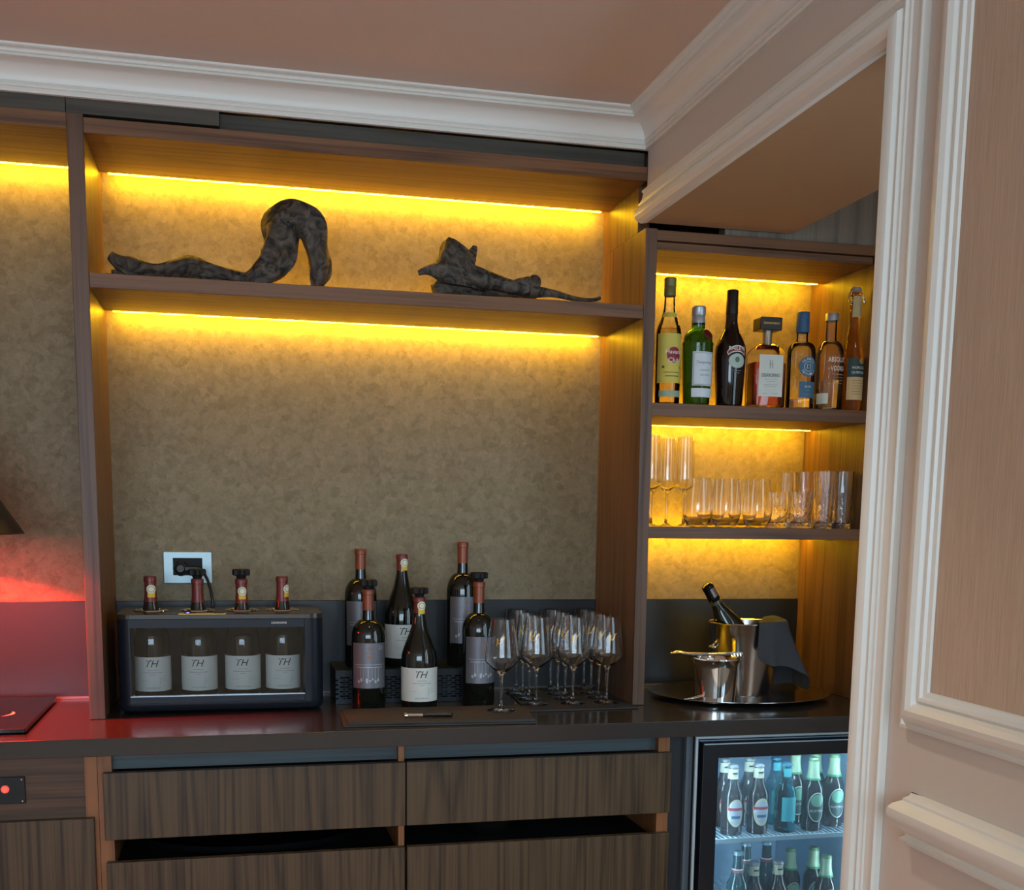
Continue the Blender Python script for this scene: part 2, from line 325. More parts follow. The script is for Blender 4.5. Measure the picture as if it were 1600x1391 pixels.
# right wall: header over the opening and the long wall towards the camera
wr = MB().box(XW, 1.674, YJ, -.001, Z(ZS), Z(ZC)).box(XW, 1.40, -5.6, YJ, 0, Z(ZC))
wro = struct(wr.obj('wall_right', PAINT))
mb = MB().box(2.25, 2.35, -5.6, .34, 0, .9).box(2.25, 2.35, -5.6, .34, 2.1, Z(ZC)); ys = [.34, -1.25, -1.65, -1.87, -2.27, -2.49, -2.89, -5.6]
for k in range(4): mb.box(2.25, 2.35, ys[2 * k + 1], ys[2 * k], .9, 2.1)
struct(mb.obj('wall_passage', PAINT))
for k in range(3):
    a = -1.65 - .62 * k; w1o = struct(MB().box(2.25, 2.31, a, a + .03, .9, 2.1).box(2.25, 2.31, a + .37, a + .4, .9, 2.1).box(2.25, 2.31, a + .03, a + .37, .9, .93).box(2.25, 2.31, a + .03, a + .37, 2.07, 2.1).obj('window_%d' % (k + 5), TRIMW))
    box('pane', thin('window_pane'), 2.28, 2.284, a + .03, a + .37, .93, 2.07, w1o)
struct(box('wall_niche', GREYW, 1.50, 2.25, .012, .05, Z(1.176), Z(ZC)))
# wallpaper field inside the wall panel
box('wallpaper', FIBRE, XW - .003, XW, -3.2, -1.27, Z(.19), Z(1.36), wro)
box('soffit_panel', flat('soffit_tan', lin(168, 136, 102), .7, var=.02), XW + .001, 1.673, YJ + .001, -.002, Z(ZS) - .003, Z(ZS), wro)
# crown moulding, mitred in the corner
prof = [(.0, 1.354), (.010, 1.354), (.012, 1.358), (.010, 1.3625), (.014, 1.364), (.016, 1.368), (.013, 1.3725), (.016, 1.374)]
prof += [(.016 + .042 * (1 - math.cos(t)), 1.374 + .034 * math.sin(t)) for t in [PI / 2 * k / 8 for k in range(1, 9)]]
prof += [(.060, 1.409), (.058, 1.4135), (.063, 1.415), (.065, 1.419), (.063, 1.4215), (.069, 1.423), (.073, 1.426), (.073, 1.431), (0, 1.431)]
n = len(prof); vs = []
for d, z in prof: vs += [(-2.6, -d, Z(z)), (XW - d, -d, Z(z)), (XW - d, -5.6, Z(z))]
fs = []
for i in range(n - 1):
    for k in range(2): fs.append((3 * i + k, 3 * i + k + 1, 3 * i + 4 + k, 3 * i + 3 + k))
struct(MB().add(vs, fs).obj('trim_1', TRIMW, smooth=True, ang=25))
# casing round the opening: (distance from the opening edge, projection)
cas = [(-.004, 0), (-.006, .014), (0, .026), (.008, .031), (.018, .031), (.026, .027), (.029, .020), (.032, .0185), (.0335, .021), (.038, .0215), (.0395, .017), (.042, .016), (.045, .0165), (.047, .0135), (.064, .010), (.066, .0135), (.070, .0135), (.072, .010), (.072, 0)]
vs = []
for a, d in cas: vs += [(XW - d, .0 if a < .05 else 0., Z(ZS + a)), (XW - d, YJ - a, Z(ZS + a)), (XW - d, YJ - a, 0)]
fs = [(3 * i + k, 3 * i + k + 1, 3 * i + 4 + k, 3 * i + 3 + k) for i in range(len(cas) - 1) for k in range(2)]
fs.append(tuple(3 * i for i in range(len(cas))))
struct(MB().add(vs, fs).obj('trim_2', TRIMW, smooth=True, ang=28))
# panel frame on the right wall: (distance from outer edge inwards, projection)
pan = [(0, 0), (0, .011), (.005, .012), (.007, .009), (.010, .0095), (.015, .017), (.022, .0225), (.030, .0235), (.038, .019), (.042, .012), (.045, .0125), (.047, .0145), (.051, .0135), (.053, .009), (.060, .007), (.062, 0)]
y0, y1, z0, z1 = -1.231, -3.25, .167, 1.385; vs = []
for a, d in pan: vs += [(XW - d, y0 - a, Z(z0 + a)), (XW - d, y1 + a, Z(z0 + a)), (XW - d, y1 + a, Z(z1 - a)), (XW - d, y0 - a, Z(z1 - a))]
fs = [(4 * i + k, 4 * i + (k + 1) % 4, 4 * i + 4 + (k + 1) % 4, 4 * i + 4 + k) for i in range(len(pan) - 1) for k in range(4)]
struct(MB().add(vs, fs).obj('trim_3', TRIMW, smooth=True, ang=28))
# chair rail with a returned end
rail = [(0, .004), (.012, .006), (.020, .009), (.022, .015), (.017, .018), (.015, .022), (.020, .028), (.028, .034), (.034, .042), (.037, .051), (.036, .060), (.031, .067), (.024, .071), (.021, .073), (.020, .077), (.014, .081), (0, .083)]
vs = []
for d, z in rail: vs += [(XW, -1.250 - (.037 - d) * .25, Z(z - .012)), (XW - d, -1.250 - (.037 - d), Z(z - .012)), (XW - d, -5.6, Z(z - .012))]
fs = [(3 * i + k, 3 * i + k + 1, 3 * i + 4 + k, 3 * i + 3 + k) for i in range(len(rail) - 1) for k in range(2)]
struct(MB().add(vs, fs).obj('trim_4', TRIMW, smooth=True, ang=28))

# ------------------------------------------------------------------ shelving
ZB = .002                                  # boards stand on the counter
def board(name, mat, x0, x1, y0, y1, z0, z1, parent): return box(name, mat, x0, x1, y0, y1, Z(z0), Z(z1), parent, bevel=.0012)
shelv = thing('shelving_unit', 'tall walnut shelving bay holding the driftwood above the wine bottles', 'shelving')
board('side_panel', WALN_Z, XL, 0, .0, WD - .001, 0, 1.325, shelv); board('side_panel', WALN_Z, XW, POST, 0, WD - .001, 0, 1.178, shelv)
board('top_board', WALN_X, 0, XW, .001, .300, 1.286, 1.318, shelv); board('shelf_board', WALN_X, .0005, XW - .0005, .001, .300, .9642, .9958, shelv)
box('light_strip', LED, .02, XW - .02, .3005, .310, Z(1.2855), Z(1.293), shelv); box('light_strip', LED, .02, XW - .02, .3005, .310, Z(.9635), Z(.971), shelv)
board('fascia', FASC, XL, .285, .004, .05, 1.325, 1.356, shelv); board('fascia', FASC, .285, XW - .001, .022, .06, 1.318, 1.356, shelv)
board('side_panel', WALN_Z, XW, POST, .06, WD - .001, 1.178, 1.42, shelv); board('top_filler', FASC, 0, XW, .3, WD - .001, 1.318, 1.33, shelv)
lb = thing('shelving_unit', 'neighbouring walnut shelving bay above the red-lit counter', 'shelving')
board('top_board', WALN_X, -1.2, XL, .001, .300, 1.292, 1.325, lb); box('light_strip', LED, -1.18, XL - .012, .3005, .310, Z(1.2915), Z(1.299), lb)
board('fascia', FASC, -1.2, XL - .001, .004, .05, 1.325, 1.356, lb); board('side_panel', WALN_Z, -1.235, -1.2, 0, WD - .001, 0, 1.325, lb); board('top_filler', FASC, -1.2, XL, .3, WD - .001, 1.325, 1.337, lb)
ni = thing('niche_shelving', 'narrow walnut niche shelving with liquor bottles and glasses beside the doorway', 'shelving')
ND = .275
board('top_board', WALN_X, POST, XR + .03, .004, .32, 1.1525, 1.176, ni); board('under_board', WALN_X, POST, XR, .012, ND, 1.132, 1.150, ni)
board('shelf_board', WALN_X, POST, XR, .002, ND, .731, .7635, ni); board('shelf_board', WALN_X, POST, XR, .002, ND, .4275, .4565, ni)
board('side_panel', WALN_Z, XR, XR + .03, .003, WD - .001, 0, 1.1525, ni)
for z in (1.1315, .7305, .427): box('light_strip', LED, POST + .01, XR - .015, ND + .0005, ND + .010, Z(z), Z(z + .0075), ni)
box('filler', FASC, POST, XR, ND, WD - .001, Z(1.150), Z(1.1525), ni)

# ------------------------------------------------------------------ counter and splashbacks
wt = thing('worktop', 'long dark stone worktop running under all the shelving', 'worktop')
MB().box(-1.3, XR + .03, -.2404, WD - .001, Z(-.0395), Z(-.0005)).obj('slab', STONE, wt, bevel=.0015)
for (x0, x1, lab) in ((-1.2, XL - .001, 'dark stone splashback washed in red light behind the black glass plate'), (.001, XW - .001, 'dark stone splashback behind the wine bottles and stemmed glasses'), (POST + .001, XR - .001, 'dark stone splashback behind the ice bucket in the niche')):
    t = thing('splashback', lab, 'splashback'); box('panel', SPLASH, x0, x1, WD - .012, WD - .0005, Z(0), Z(.2497), t, bevel=.001)
    box('joint', flat('silicone_joint', lin(96, 96, 96), .2), x0, x1, WD - .018, WD - .012, Z(0), Z(.006), t)

# ------------------------------------------------------------------ base cabinets
DY = -.2116
bc = thing('base_cabinet', 'walnut base cabinet with four drawer fronts under the wine bottles', 'cabinet')
box('plinth', MATTE, 0, 1.318, -.15, WD - .002, 0, .08, bc)
for x in (.0005, .6545, 1.2885): box('divider', EDGEW, x, x + (.029 if x != .6545 else .0135), DY + .018, WD - .002, .08, Z(-.040), bc)
box('top_rail', RAILW, .0295, 1.288, DY + .04, DY + .06, Z(-.082), Z(-.040), bc); box('back_panel', MATTE, .03, 1.288, .30, WD - .002, .08, Z(-.082), bc)
box('shelf_board', MATTE, .03, .6545, DY + .02, .3, Z(-.32), Z(-.30), bc); box('shelf_board', MATTE, .668, 1.288, DY + .02, .3, Z(-.32), Z(-.30), bc)
for (x0, x1) in ((.0125, .6685), (.6715, 1.3165)):
    board('drawer_front', DRAWER, x0, x1, DY, DY + .018, -.2315, -.0825, bc); board('drawer_front', DRAWER, x0 + .001, x1 - .001, DY - .001, DY + .018, -.56, -.2825, bc)
lc = thing('base_cabinet', 'walnut base cabinet with the black switch box under the red-lit counter', 'cabinet')
box('divider', EDGEW, -.0265, -.0005, DY + .018, WD - .002, .08, Z(-.040), lc); board('front_panel', DRAWH, -.70, -.0265, DY + .022, DY + .04, -.19, -.040, lc)
board('door', DRAWER, -.66, -.0085, DY, DY + .018, -.80, -.181, lc); box('plinth', MATTE, -.7, -.001, -.15, WD - .002, 0, .08, lc); box('divider', EDGEW, -.70, -.68, DY + .04, WD - .002, .08, Z(-.040), lc)
p0 = ony(-8, 1257, DY + .022); p1 = ony(39, 1213, DY + .022)
sw = thing('switch_box', 'small black switch box with a red button on the cabinet panel', 'switch', (p0[0], DY + .022, p0[2]))
w_, h_ = p1[0] - p0[0], p1[2] - p0[2]; q = ony(8.5, 1233, DY + .02)
box('plate', BLACK, 0, w_, -.006, 0, 0, h_, sw, bevel=.001)
b2 = MB().lathe([(0, -.001), (.0085, -.001), (.0085, .002), (.006, .005), (0, .005)], 20).obj('button', emis('red_button', (1, .12, .08), .5), sw, smooth=True); b2.rotation_euler = (PI / 2, 0, 0); b2.location = (q[0] - p0[0], -.006, q[2] - p0[2])
for (a, b) in ((.006, .006), (w_ - .006, .006), (w_ - .006, h_ - .006)):
    s2 = MB().lathe([(0, 0), (.002, 0), (.0015, .001), (0, .001)], 8).obj('screw', STEEL, sw); s2.rotation_euler = (PI / 2, 0, 0); s2.location = (a, -.006, b)
# things inside the two open slots
t = thing('serving_tray', 'black oval tray lying in the open slot of the left drawers', 'tray', (.33, -.02, Z(-.2995)))
MB().lathe([(0, .002), (.9, .002), (.97, .012), (1, .026), (.985, .027), (.95, .010), (.88, .006), (0, .006)], 48, sx=.25, sy=.15).obj('dish', BLACK, t, smooth=True)
t = thing('glass_bowl', 'dark glass bowl standing in the open slot of the right drawers', 'bowl', (ony(762, 1305, -.06)[0], -.06, Z(-.2995)))
MB().lathe([(0, 0), (.035, 0), (.055, .015), (.064, .04), (.060, .062), (.058, .062), (.062, .04), (.053, .017), (0, .004)], 36).obj('vessel', DARKB, t, smooth=True)
MB().lathe([(.056, .064), (.058, .066), (.05, .074), (.02, .08), (0, .081)], 36).obj('lid', DARKB, t, smooth=True)

# ------------------------------------------------------------------ bottles
def arc(r0, z0, r1, z1, bulge, n=8):       # quarter-ish shoulder from (r0,z0) to (r1,z1)
    out = []
    for k in range(n + 1):
        t = k / n; out.append((r1 + (r0 - r1) * (1 - t ** bulge), z0 + (z1 - z0) * t))
    return out
def bordeaux(R, H, rn=.0135): return [(0, .004), (R * .7, .002), (R * .93, 0), (R, .006), (R, H * .60)] + [(R * math.cos(t) * .62 + R * .38 - (R * .38 - rn - .001) * math.sin(t) ** 2, H * .60 + H * .15 * math.sin(t)) for t in [PI / 2 * k / 9 for k in range(1, 10)]] + [(rn, H * .80), (rn, H * .955), (rn + .0015, H * .958), (rn + .0015, H * .988), (rn, H), (0, H)]
def burgundy(R, H, rn=.0135): return [(0, .004), (R * .7, .002), (R * .93, 0), (R, .006), (R, H * .45)] + cr([(R, H * .45), (R * .93, H * .52), (R * .70, H * .62), (R * .47, H * .72), (rn + .001, H * .83)], 4)[1:] + [(rn, H * .88), (rn, H * .955), (rn + .0015, H * .958), (rn + .0015, H * .988), (rn, H), (0, H)]
def rad_at(prof, z):
    best = .01
    for (a, b), (c, d) in zip(prof, prof[1:]):
        if b <= z <= d and d > b: best = a + (c - a) * (z - b) / (d - b)
    return best
def capsule(prof, H, z0, mat, parent):
    p = [(r + .0005, z) for r, z in prof if z >= z0 and r > 0]; p = [(rad_at(prof, z0) + .0005, z0)] + p + [(0, H + .0006)]
    return MB().lathe(p, 28).obj('capsule', mat, parent, smooth=True, ang=50)
def stopper(H, parent):                    # vacuum stopper: grooved plug with a knobbed cap
    o = MB().lathe([(.009, H - .002), (.011, H + .002), (.0125, H + .007), (.010, H + .010), (.010, H + .013)], 20).obj('stopper', MATTE, parent, smooth=True)
    mb = MB(); n = 24; vs = []
    for z, k in ((H + .008, .9), (H + .010, 1), (H + .021, 1), (H + .024, .88)):
        for i in range(n): a = 2 * PI * i / n; r = (.0205 + .0020 * (1 if (i // 2) % 2 else -1)) * k; vs.append((r * math.cos(a), r * math.sin(a), z))
    fs = [(j * n + i, j * n + (i + 1) % n, (j + 1) * n + (i + 1) % n, (j + 1) * n + i) for j in range(3) for i in range(n)] + [tuple(range(3 * n, 4 * n))]
    mb.add(vs, fs).obj('knob', MATTE, o)
def seal(R, z, parent, x=.0):              # round award sticker with its yellow tail
    patch('sticker', YELL, R, x - .0085, x + .0085, z - .020, z - .004, parent, .0014, 6)
    d = disc('sticker', flat('sticker_cream', lin(232, 224, 190), .5), R, x, z, .0105, .0105, parent, .0018); disc('seal_ring', flat('seal_blue', lin(130, 158, 160), .5), R, x, z, .0078, .0078, d, .0021); disc('seal_face', flat('sticker_cream', (1, 1, 1)), R, x, z, .006, .006, d, .0024)
def th_label(R, z0, z1, parent, half=None):
    half = half or R * 1.75; h = z1 - z0
    lab = patch('label', PAPER, R, -half, half, z0, z1, parent)
    lettering('TH', lab, INK, .030, z1 - h * .19, R=R, shear=.35, height=h * .2)
    rule('print', GREYI, R, [(-.012, .012, z1 - h * .385, z1 - h * .372), (-.024, .024, z1 - h * .46, z1 - h * .445), (-.006, .006, z1 - h * .52, z1 - h * .508), (.0165, .0172, z0 + h * .2, z0 + h * .40), (.012, .0165, z0 + h * .2, z0 + h * .206), (-.03, -.012, z0 + h * .31, z0 + h * .316), (.02, .034, z0 + h * .29, z0 + h * .296), (.022, .03, z0 + h * .36, z0 + h * .366)], lab)
    lettering('UNDURRAGA', lab, GREYI, .036, z0 + h * .10, R=R)
def silver_label(R, z0, z1, parent, half=None, badge=True):
    half = half or R * 1.15; h = z1 - z0
    lab = patch('label', SILVER, R, -half, half, z0, z1, parent)
    disc('emblem', COPPER, R, 0, z1 - h * .12, .005, h * .045, lab)
    rule('print', COPPER, R, [(-.016, .016, z1 - h * .24, z1 - h * .225), (-.005, .005, z1 - h * .34, z1 - h * .28), (-.008, .008, z1 - h * .40, z1 - h * .39)], lab)
    rule('drawing', flat('ink_pale', lin(176, 176, 180), .5, .3), R, [(-half * .8, half * .8, z0 + h * .52, z0 + h * .53), (-half * .7, half * .7, z0 + h * .46, z0 + h * .475)] + [(x, x + .0009, z0 + h * .2, z0 + h * .46) for x in (-.022, -.016, -.004, .006, .013, .022)] + [(-.03 + i * .007, -.025 + i * .007, z0 + h * (.12 + .03 * (i % 3)), z0 + h * (.15 + .035 * (i % 2 + 1))) for i in range(9)], lab)
    if badge: lettering('20', lab, flat('ink_pale', (1, 1, 1)), .014, z1 - h * .10, x=half * .62, R=R)
def wine(kind, u, v, z, y, top, label, rz, stop=False, cap=None, glassm=None):
    """a wine bottle on level z (above the counter) whose axis passes through pixel column u at depth y"""
    X = ony(u, v, y); H = ony(u, top, y)[2] - Z(z)
    t = thing('wine_bottle', label, 'bottle', (X[0], y, Z(z)), rz, 'wine bottles on the counter')
    R = .0415 if kind == 's' else .0445
    prof = bordeaux(R, H) if kind == 's' else burgundy(R, H)
    MB().lathe(prof, 40).obj('body', glassm or DARKB, t, smooth=True, ang=40)
    capsule(prof, H, H * (.83 if kind == 's' else .86), cap or (CAPC if kind == 's' else CAPR), t)
    if kind == 's': silver_label(R, H * .19, H * .565, t)
    else: th_label(R, H * .08, H * .38, t); seal(rad_at(prof, H * .93) + .0008, H * .925, t, .004)
    if stop: stopper(H, t)
    return t
RZ = .086                                   # height of the perforated riser
wine('s', 576, 1080, 0, .055, 921, 'open wine bottle with grey label and copper capsule, black stopper, nearest the wine cooler', -.05, True)
wine('b', 655, 1080, 0, .045, 933, 'open white-labelled wine bottle with black stopper standing before the corkscrew', .0, True)
wine('s', 747, 1080, 0, .075, 909, 'open wine bottle with grey label and black stopper behind the lone wine glass', .1, True)
wine('s', 564, 1000, RZ, .215, 858, 'tall sealed copper-capped bottle on the black riser, leftmost at the back', .0)
wine('b', 628, 1000, RZ, .215, 866, 'sealed white-labelled bottle with red-brown cap on the middle of the black riser', .1)
wine('s', 722, 1000, RZ, .205, 847, 'tallest sealed bottle with grey label on the right end of the black riser', .1)
# perforated riser
x0, x1 = onz(525, 1101, 0)[0], .875
rs = thing('bottle_riser', 'black perforated metal riser under the back row of wine bottles', 'riser', (x0, .135, Z(0)))
wr_ = x1 - x0; PERF = flat('riser_metal', lin(32, 36, 42), .42, .2, .3)
box('top_plate', PERF, 0, wr_, 0, .17, RZ - .003, RZ, rs); box('side_plate', PERF, 0, .002, .002, .17, 0, RZ - .003, rs); box('side_plate', PERF, wr_ - .002, wr_, .002, .17, 0, RZ - .003, rs)
mb = MB(); mb.box(0, wr_, 0, .002, 0, .012).box(0, wr_, 0, .002, RZ - .015, RZ - .003); nr = 10; dz = (RZ - .027) / nr
for i in range(nr):
    z = .012 + i * dz; mb.box(0, wr_, 0, .002, z + dz * .62, z + dz)
    x = .012 if i % 2 else .0; mb.box(0, .018, 0, .002, z, z + dz * .62)
    while x < wr_: mb.box(max(x, 0), min(x + .006, wr_), 0, .002, z, z + dz * .62); x += .024
mb.obj('perforated_front', PERF, rs)

# ------------------------------------------------------------------ wine cooler with four bottles
CX0, CX1, CY0, CY1, CH = .024, .505, .048, .285, .238
wc = thing('wine_cooler', 'black countertop wine cooler with glass front holding four bottles', 'wine cooler', (0, 0, Z(0)))
def rrect(x0, x1, y0, y1, r, n=6):
    out = []
    for cx, cy, a0 in ((x1 - r, y0 + r, -PI / 2), (x1 - r, y1 - r, 0), (x0 + r, y1 - r, PI / 2), (x0 + r, y0 + r, PI)):
        out += [(cx + r * math.cos(a0 + PI / 2 * k / n), cy + r * math.sin(a0 + PI / 2 * k / n)) for k in range(n + 1)]
    return out
def loft(loops, cap0=True, cap1=True):
    n = len(loops[0][0]); mb = MB(); vs = [(x, y, z) for lp, z in loops for x, y in lp]
    fs = [(j * n + i, j * n + (i + 1) % n, (j + 1) * n + (i + 1) % n, (j + 1) * n + i) for j in range(len(loops) - 1) for i in range(n)]
    if cap0: fs.append(tuple(reversed(range(n))))
    if cap1: fs.append(tuple(range((len(loops) - 1) * n, len(loops) * n)))
    return mb.add(vs, fs)
rr = lambda g, r=.032: rrect(CX0 + g, CX1 - g, CY0 + g, CY1 - g, r - g * .5)
loft([(rr(.014), .004), (rr(.004), .008), (rr(0), .016), (rr(0), .026)]).obj('base', CASEB, wc, smooth=True)
for a, b in ((CX0 + .05, CY0 + .05), (CX1 - .05, CY0 + .05), (CX0 + .05, CY1 - .05), (CX1 - .05, CY1 - .05)): MB().lathe([(0, 0), (.012, 0), (.012, .0045), (0, .0045)], 16, (a, b, 0)).obj('foot', MATTE, wc)
TOPM = flat('cooler_top', lin(58, 50, 42), .22, .2)
HB = [(.0970, 0), (.208, 0), (.313, 0), (.412, 0)]        # bottle axes
YB = .165
# top plate with four round openings
bm = bmesh.new(); outer = [bm.verts.new((x, y, 0)) for x, y in rr(0)]; edges = [bm.edges.new((outer[i], outer[(i + 1) % len(outer)])) for i in range(len(outer))]
for hx, _ in HB:
    ring = [bm.verts.new((hx + .034 * math.cos(2 * PI * k / 32), YB + .034 * math.sin(2 * PI * k / 32), 0)) for k in range(32)]; edges += [bm.edges.new((ring[k], ring[(k + 1) % 32])) for k in range(32)]
bmesh.ops.triangle_fill(bm, use_beauty=True, use_dissolve=False, edges=edges)
for f in [f for f in bm.faces if any((f.calc_center_median().xy - Vector((hx, YB))).length < .030 for hx, _ in HB)]: bm.faces.remove(f)
g = bmesh.ops.extrude_face_region(bm, geom=list(bm.faces)); bmesh.ops.translate(bm, verts=[e for e in g['geom'] if isinstance(e, bmesh.types.BMVert)], vec=(0, 0, .012)); bmesh.ops.recalc_face_normals(bm, faces=bm.faces)
me = bpy.data.meshes.new('top_plate'); bm.to_mesh(me); bm.free(); me.materials.append(TOPM)
tp = bpy.data.objects.new('top_plate', me); COL.objects.link(tp); tp.parent = wc; tp.location = (0, 0, CH - .012); bv = tp.modifiers.new('bevel', 'BEVEL'); bv.width = .003; bv.segments = 2; bv.limit_method = 'ANGLE'; bv.angle_limit = math.radians(60)
for hx, _ in HB: MB().lathe([(.0335, .226), (.0335, .239), (.036, .2415), (.041, .2405), (.042, .2385), (.034, .238)], 36, (hx, YB, 0)).obj('chrome_ring', CHROME, wc, smooth=True)
# case: two rounded end columns, back, front rails
def column(sign):
    xs = (CX0, CX0 + .028) if sign < 0 else (CX1 - .045, CX1); pts = []
    full = rrect(CX0, CX1, CY0, CY1, .032)
    mid = (CX0 + CX1) / 2; edge = xs[1] if sign < 0 else xs[0]
    pts = [(x, y) for x, y in full if (x < mid) == (sign < 0)]
    ins = [(edge, CY0 + .006), (edge, CY1)] if sign < 0 else [(edge, CY1), (edge, CY0 + .006)]
    if sign < 0: poly = [(edge, CY1)] + pts + [(edge, CY0)]
    else:
        k = [i for i, q in enumerate(full) if q[0] > mid]; poly = [(edge, CY0)] + [full[i] for i in k] + [(edge, CY1)]
    return loft([(poly, .026), (poly, CH - .012)])
column(-1).obj('end_column', CASEB, wc, smooth=True, ang=30); column(1).obj('end_column', CASEB, wc, smooth=True, ang=30)
box('back_panel', MATTE, CX0 + .028, CX1 - .045, CY1 - .01, CY1, .026, CH - .012, wc); box('inner_floor', flat('cooler_floor', lin(70, 62, 54), .4), CX0 + .028, CX1 - .045, CY0 + .008, CY1 - .01, .026, .0295, wc)
fr_ = box('front_rail', CASEB, CX0 + .029, CX1 - .046, CY0 + .001, CY0 + .010, .206, CH - .0125, wc); box('front_rail', CASEB, CX0 + .029, CX1 - .046, CY0 + .001, CY0 + .010, .0265, .042, wc)
box('sill', ALU, CX0 + .029, CX1 - .046, CY0 - .0015, CY0 + .004, .042, .0442, wc)
box('pane', WINDG, CX0 + .029, CX1 - .046, CY0 + .004, CY0 + .007, .0442, .206, wc)
lettering('cavanova', fr_, WHITE, .036, .2165, x=ony(436, 972, CY0)[0], y=CY0 + .001)
cp = box('control_panel', GOLD, .166, .276, CY0 + .004, CY0 + .034, CH - .0005, CH + .0012, wc, bevel=.0005)
box('display', MATTE, .178, .206, CY0 + .008, CY0 + .031, CH + .001, CH + .0016, cp); box('display', MATTE, .248, .272, CY0 + .008, CY0 + .031, CH + .001, CH + .0016, cp)
MB().lathe([(0, 0), (.0035, 0), (.003, .0012), (0, .0016)], 12, (.187, CY0 + .023, CH + .0015)).obj('indicator_lamp', emis('blue_lamp', (.12, .15, 1.), 6), cp)
WINEG = flat('cooler_bottle_glass', (.02, .018, .012), .05, 0, .6, var=0)
for i, (hx, top_, stp, lab) in enumerate(((.0970, 899, False, 'sealed bottle in the wine cooler, farthest left with a round seal on its neck'), (.208, 897, True, 'bottle in the wine cooler whose plain red neck and stopper cover the plug'), (.313, 895, True, 'bottle in the wine cooler with black stopper and a round seal on the neck'), (.412, 897, False, 'sealed bottle in the wine cooler, under the brand lettering'))):
    t = thing('wine_bottle', lab, 'bottle', (hx, YB, Z(.030)), (.05, -.05, -.02, .06)[i], 'bottles inside the wine cooler')
    H = .292 if not stp else .286
    prof = burgundy(.043, H); MB().lathe(prof, 40).obj('body', WINEG, t, smooth=True, ang=40)
    capsule(prof, H, H * .79 if i != 1 else H * .80, CAPR, t); th_label(.043, .014, .098, t)
    if i != 1: seal(rad_at(prof, H * .90) + .0009, H * .895, t, .002 if i != 3 else .012)
    if stp: stopper(H, t)
# wall socket with plug and cord
p0, p1 = ony(256, 912, WD), ony(331, 862, WD)
so = thing('wall_socket', 'brushed metal wall socket plate above the wine cooler', 'socket', (p0[0], WD, p0[2]))
w_, h_ = p1[0] - p0[0], p1[2] - p0[2]; box('plate', flat('socket_plate', lin(140, 155, 158), .35, .6), 0, w_, -.008, 0, 0, h_, so, bevel=.002)
box('insert', MATTE, w_ * .20, w_ * .80, -.0105, -.008, h_ * .26, h_ * .80, so, bevel=.001)
pl = thing('power_plug', 'black angled power plug with cord in the metal wall socket', 'plug', (p0[0] + w_ * .36, WD - .0105, p0[2] + h_ * .48))
b = MB().lathe([(0, 0), (.019, 0), (.0195, .012), (.017, .020), (.011, .022), (.009, .027), (0, .027)], 28).obj('plug_body', BLACK, pl, smooth=True); b.rotation_euler = (PI / 2, 0, 0)
box('plug_arm', BLACK, .008, .046, -.022, -.004, -.007, .007, pl, bevel=.003)
MB().tube(cr([(.046, -.013, -.001), (.055, -.015, -.008), (.066, -.02, -.028), (.074, -.026, -.055), (.078, -.03, -.085), (.08, -.032, -.12)], 5), .0036, 10).obj('cord', BLACK, pl, smooth=True)

# ------------------------------------------------------------------ cloths, corkscrew and stemmed glasses
def sheet(name, mat, q, th, parent, n=16, wob=.0012, z=0., seed=0):     # cloth: bilinear patch of four corners with soft waviness and thickness
    P = [Vector((a[0], a[1], 0)) for a in q]; top = []; m = n
    for j in range(m + 1):
        for i in range(n + 1):
            s, t = i / n, j / m; p = P[0].lerp(P[1], s).lerp(P[3].lerp(P[2], s), t); e = noise.noise(Vector((p.x * 14, p.y * 22, seed)))
            edge = .0015 * math.sin(s * 9 + seed) * (1 if j in (0, m) else 0)
            top.append((p.x, p.y + edge, z + th + wob * (e + .6)))
    N_ = (n + 1) * (m + 1); vs = top + [(a, b, z + .0005) for a, b, c in top]
    fs = [(j * (n + 1) + i, j * (n + 1) + i + 1, (j + 1) * (n + 1) + i + 1, (j + 1) * (n + 1) + i) for j in range(m) for i in range(n)]
    fs += [tuple(N_ + k for k in reversed(f)) for f in fs]
    bd = [i for i in range(n + 1)] + [j * (n + 1) + n for j in range(1, m + 1)] + [m * (n + 1) + i for i in range(n - 1, -1, -1)] + [j * (n + 1) for j in range(m - 1, 0, -1)]
    fs += [(bd[k], N_ + bd[k], N_ + bd[(k + 1) % len(bd)], bd[(k + 1) % len(bd)]) for k in range(len(bd))]
    return MB().add(vs, fs).obj(name, mat, parent, smooth=True, ang=50)
c = [onz(537, 1137, 0), onz(838, 1131, 0), onz(822, 1106, 0), onz(530, 1114, 0)]
nk = thing('napkin', 'folded grey napkin lying along the counter edge under the corkscrew', 'napkin', (0, 0, Z(0)))
sheet('fold', CLOTHM, c, .0035, nk, seed=1); sheet('fold', CLOTHM, [(c[0][0] + .01, c[0][1] + .004), (c[1][0] - .003, c[1][1] + .004), (c[2][0] - .02, c[2][1] - .006), (c[3][0] + .006, c[3][1] - .006)], .004, nk, z=.0045, seed=4, wob=.0022)
mt = [onz(826, 1113, 0), (XW - .002, -.052), (XW - .003, .315), onz(792, 1080, 0)]
tag(sheet('bar_mat', CLOTHM, mt, .003, None, z=CT, wob=.0006, seed=7), 'grey cloth mat under the three columns of wine glasses', 'mat')
a, b = onz(632, 1124, .008), onz(707, 1123, .008)
ck = thing('corkscrew', 'folded waiter corkscrew with black handle on the napkin', 'corkscrew', (a[0], a[1], Z(.0117)), math.atan2(b[1] - a[1], b[0] - a[0])); L_ = float(np.hypot(b[0] - a[0], b[1] - a[1]))
MB().tube(cr([(L_ * .38, 0, .006), (L_ * .6, .001, .0065), (L_ * .85, 0, .0065), (L_, -.003, .006)], 5), [.0055] * 5 + [.0065] * 5 + [.0062] * 5 + [.003], 12).obj('handle', BLACK, ck, smooth=True)
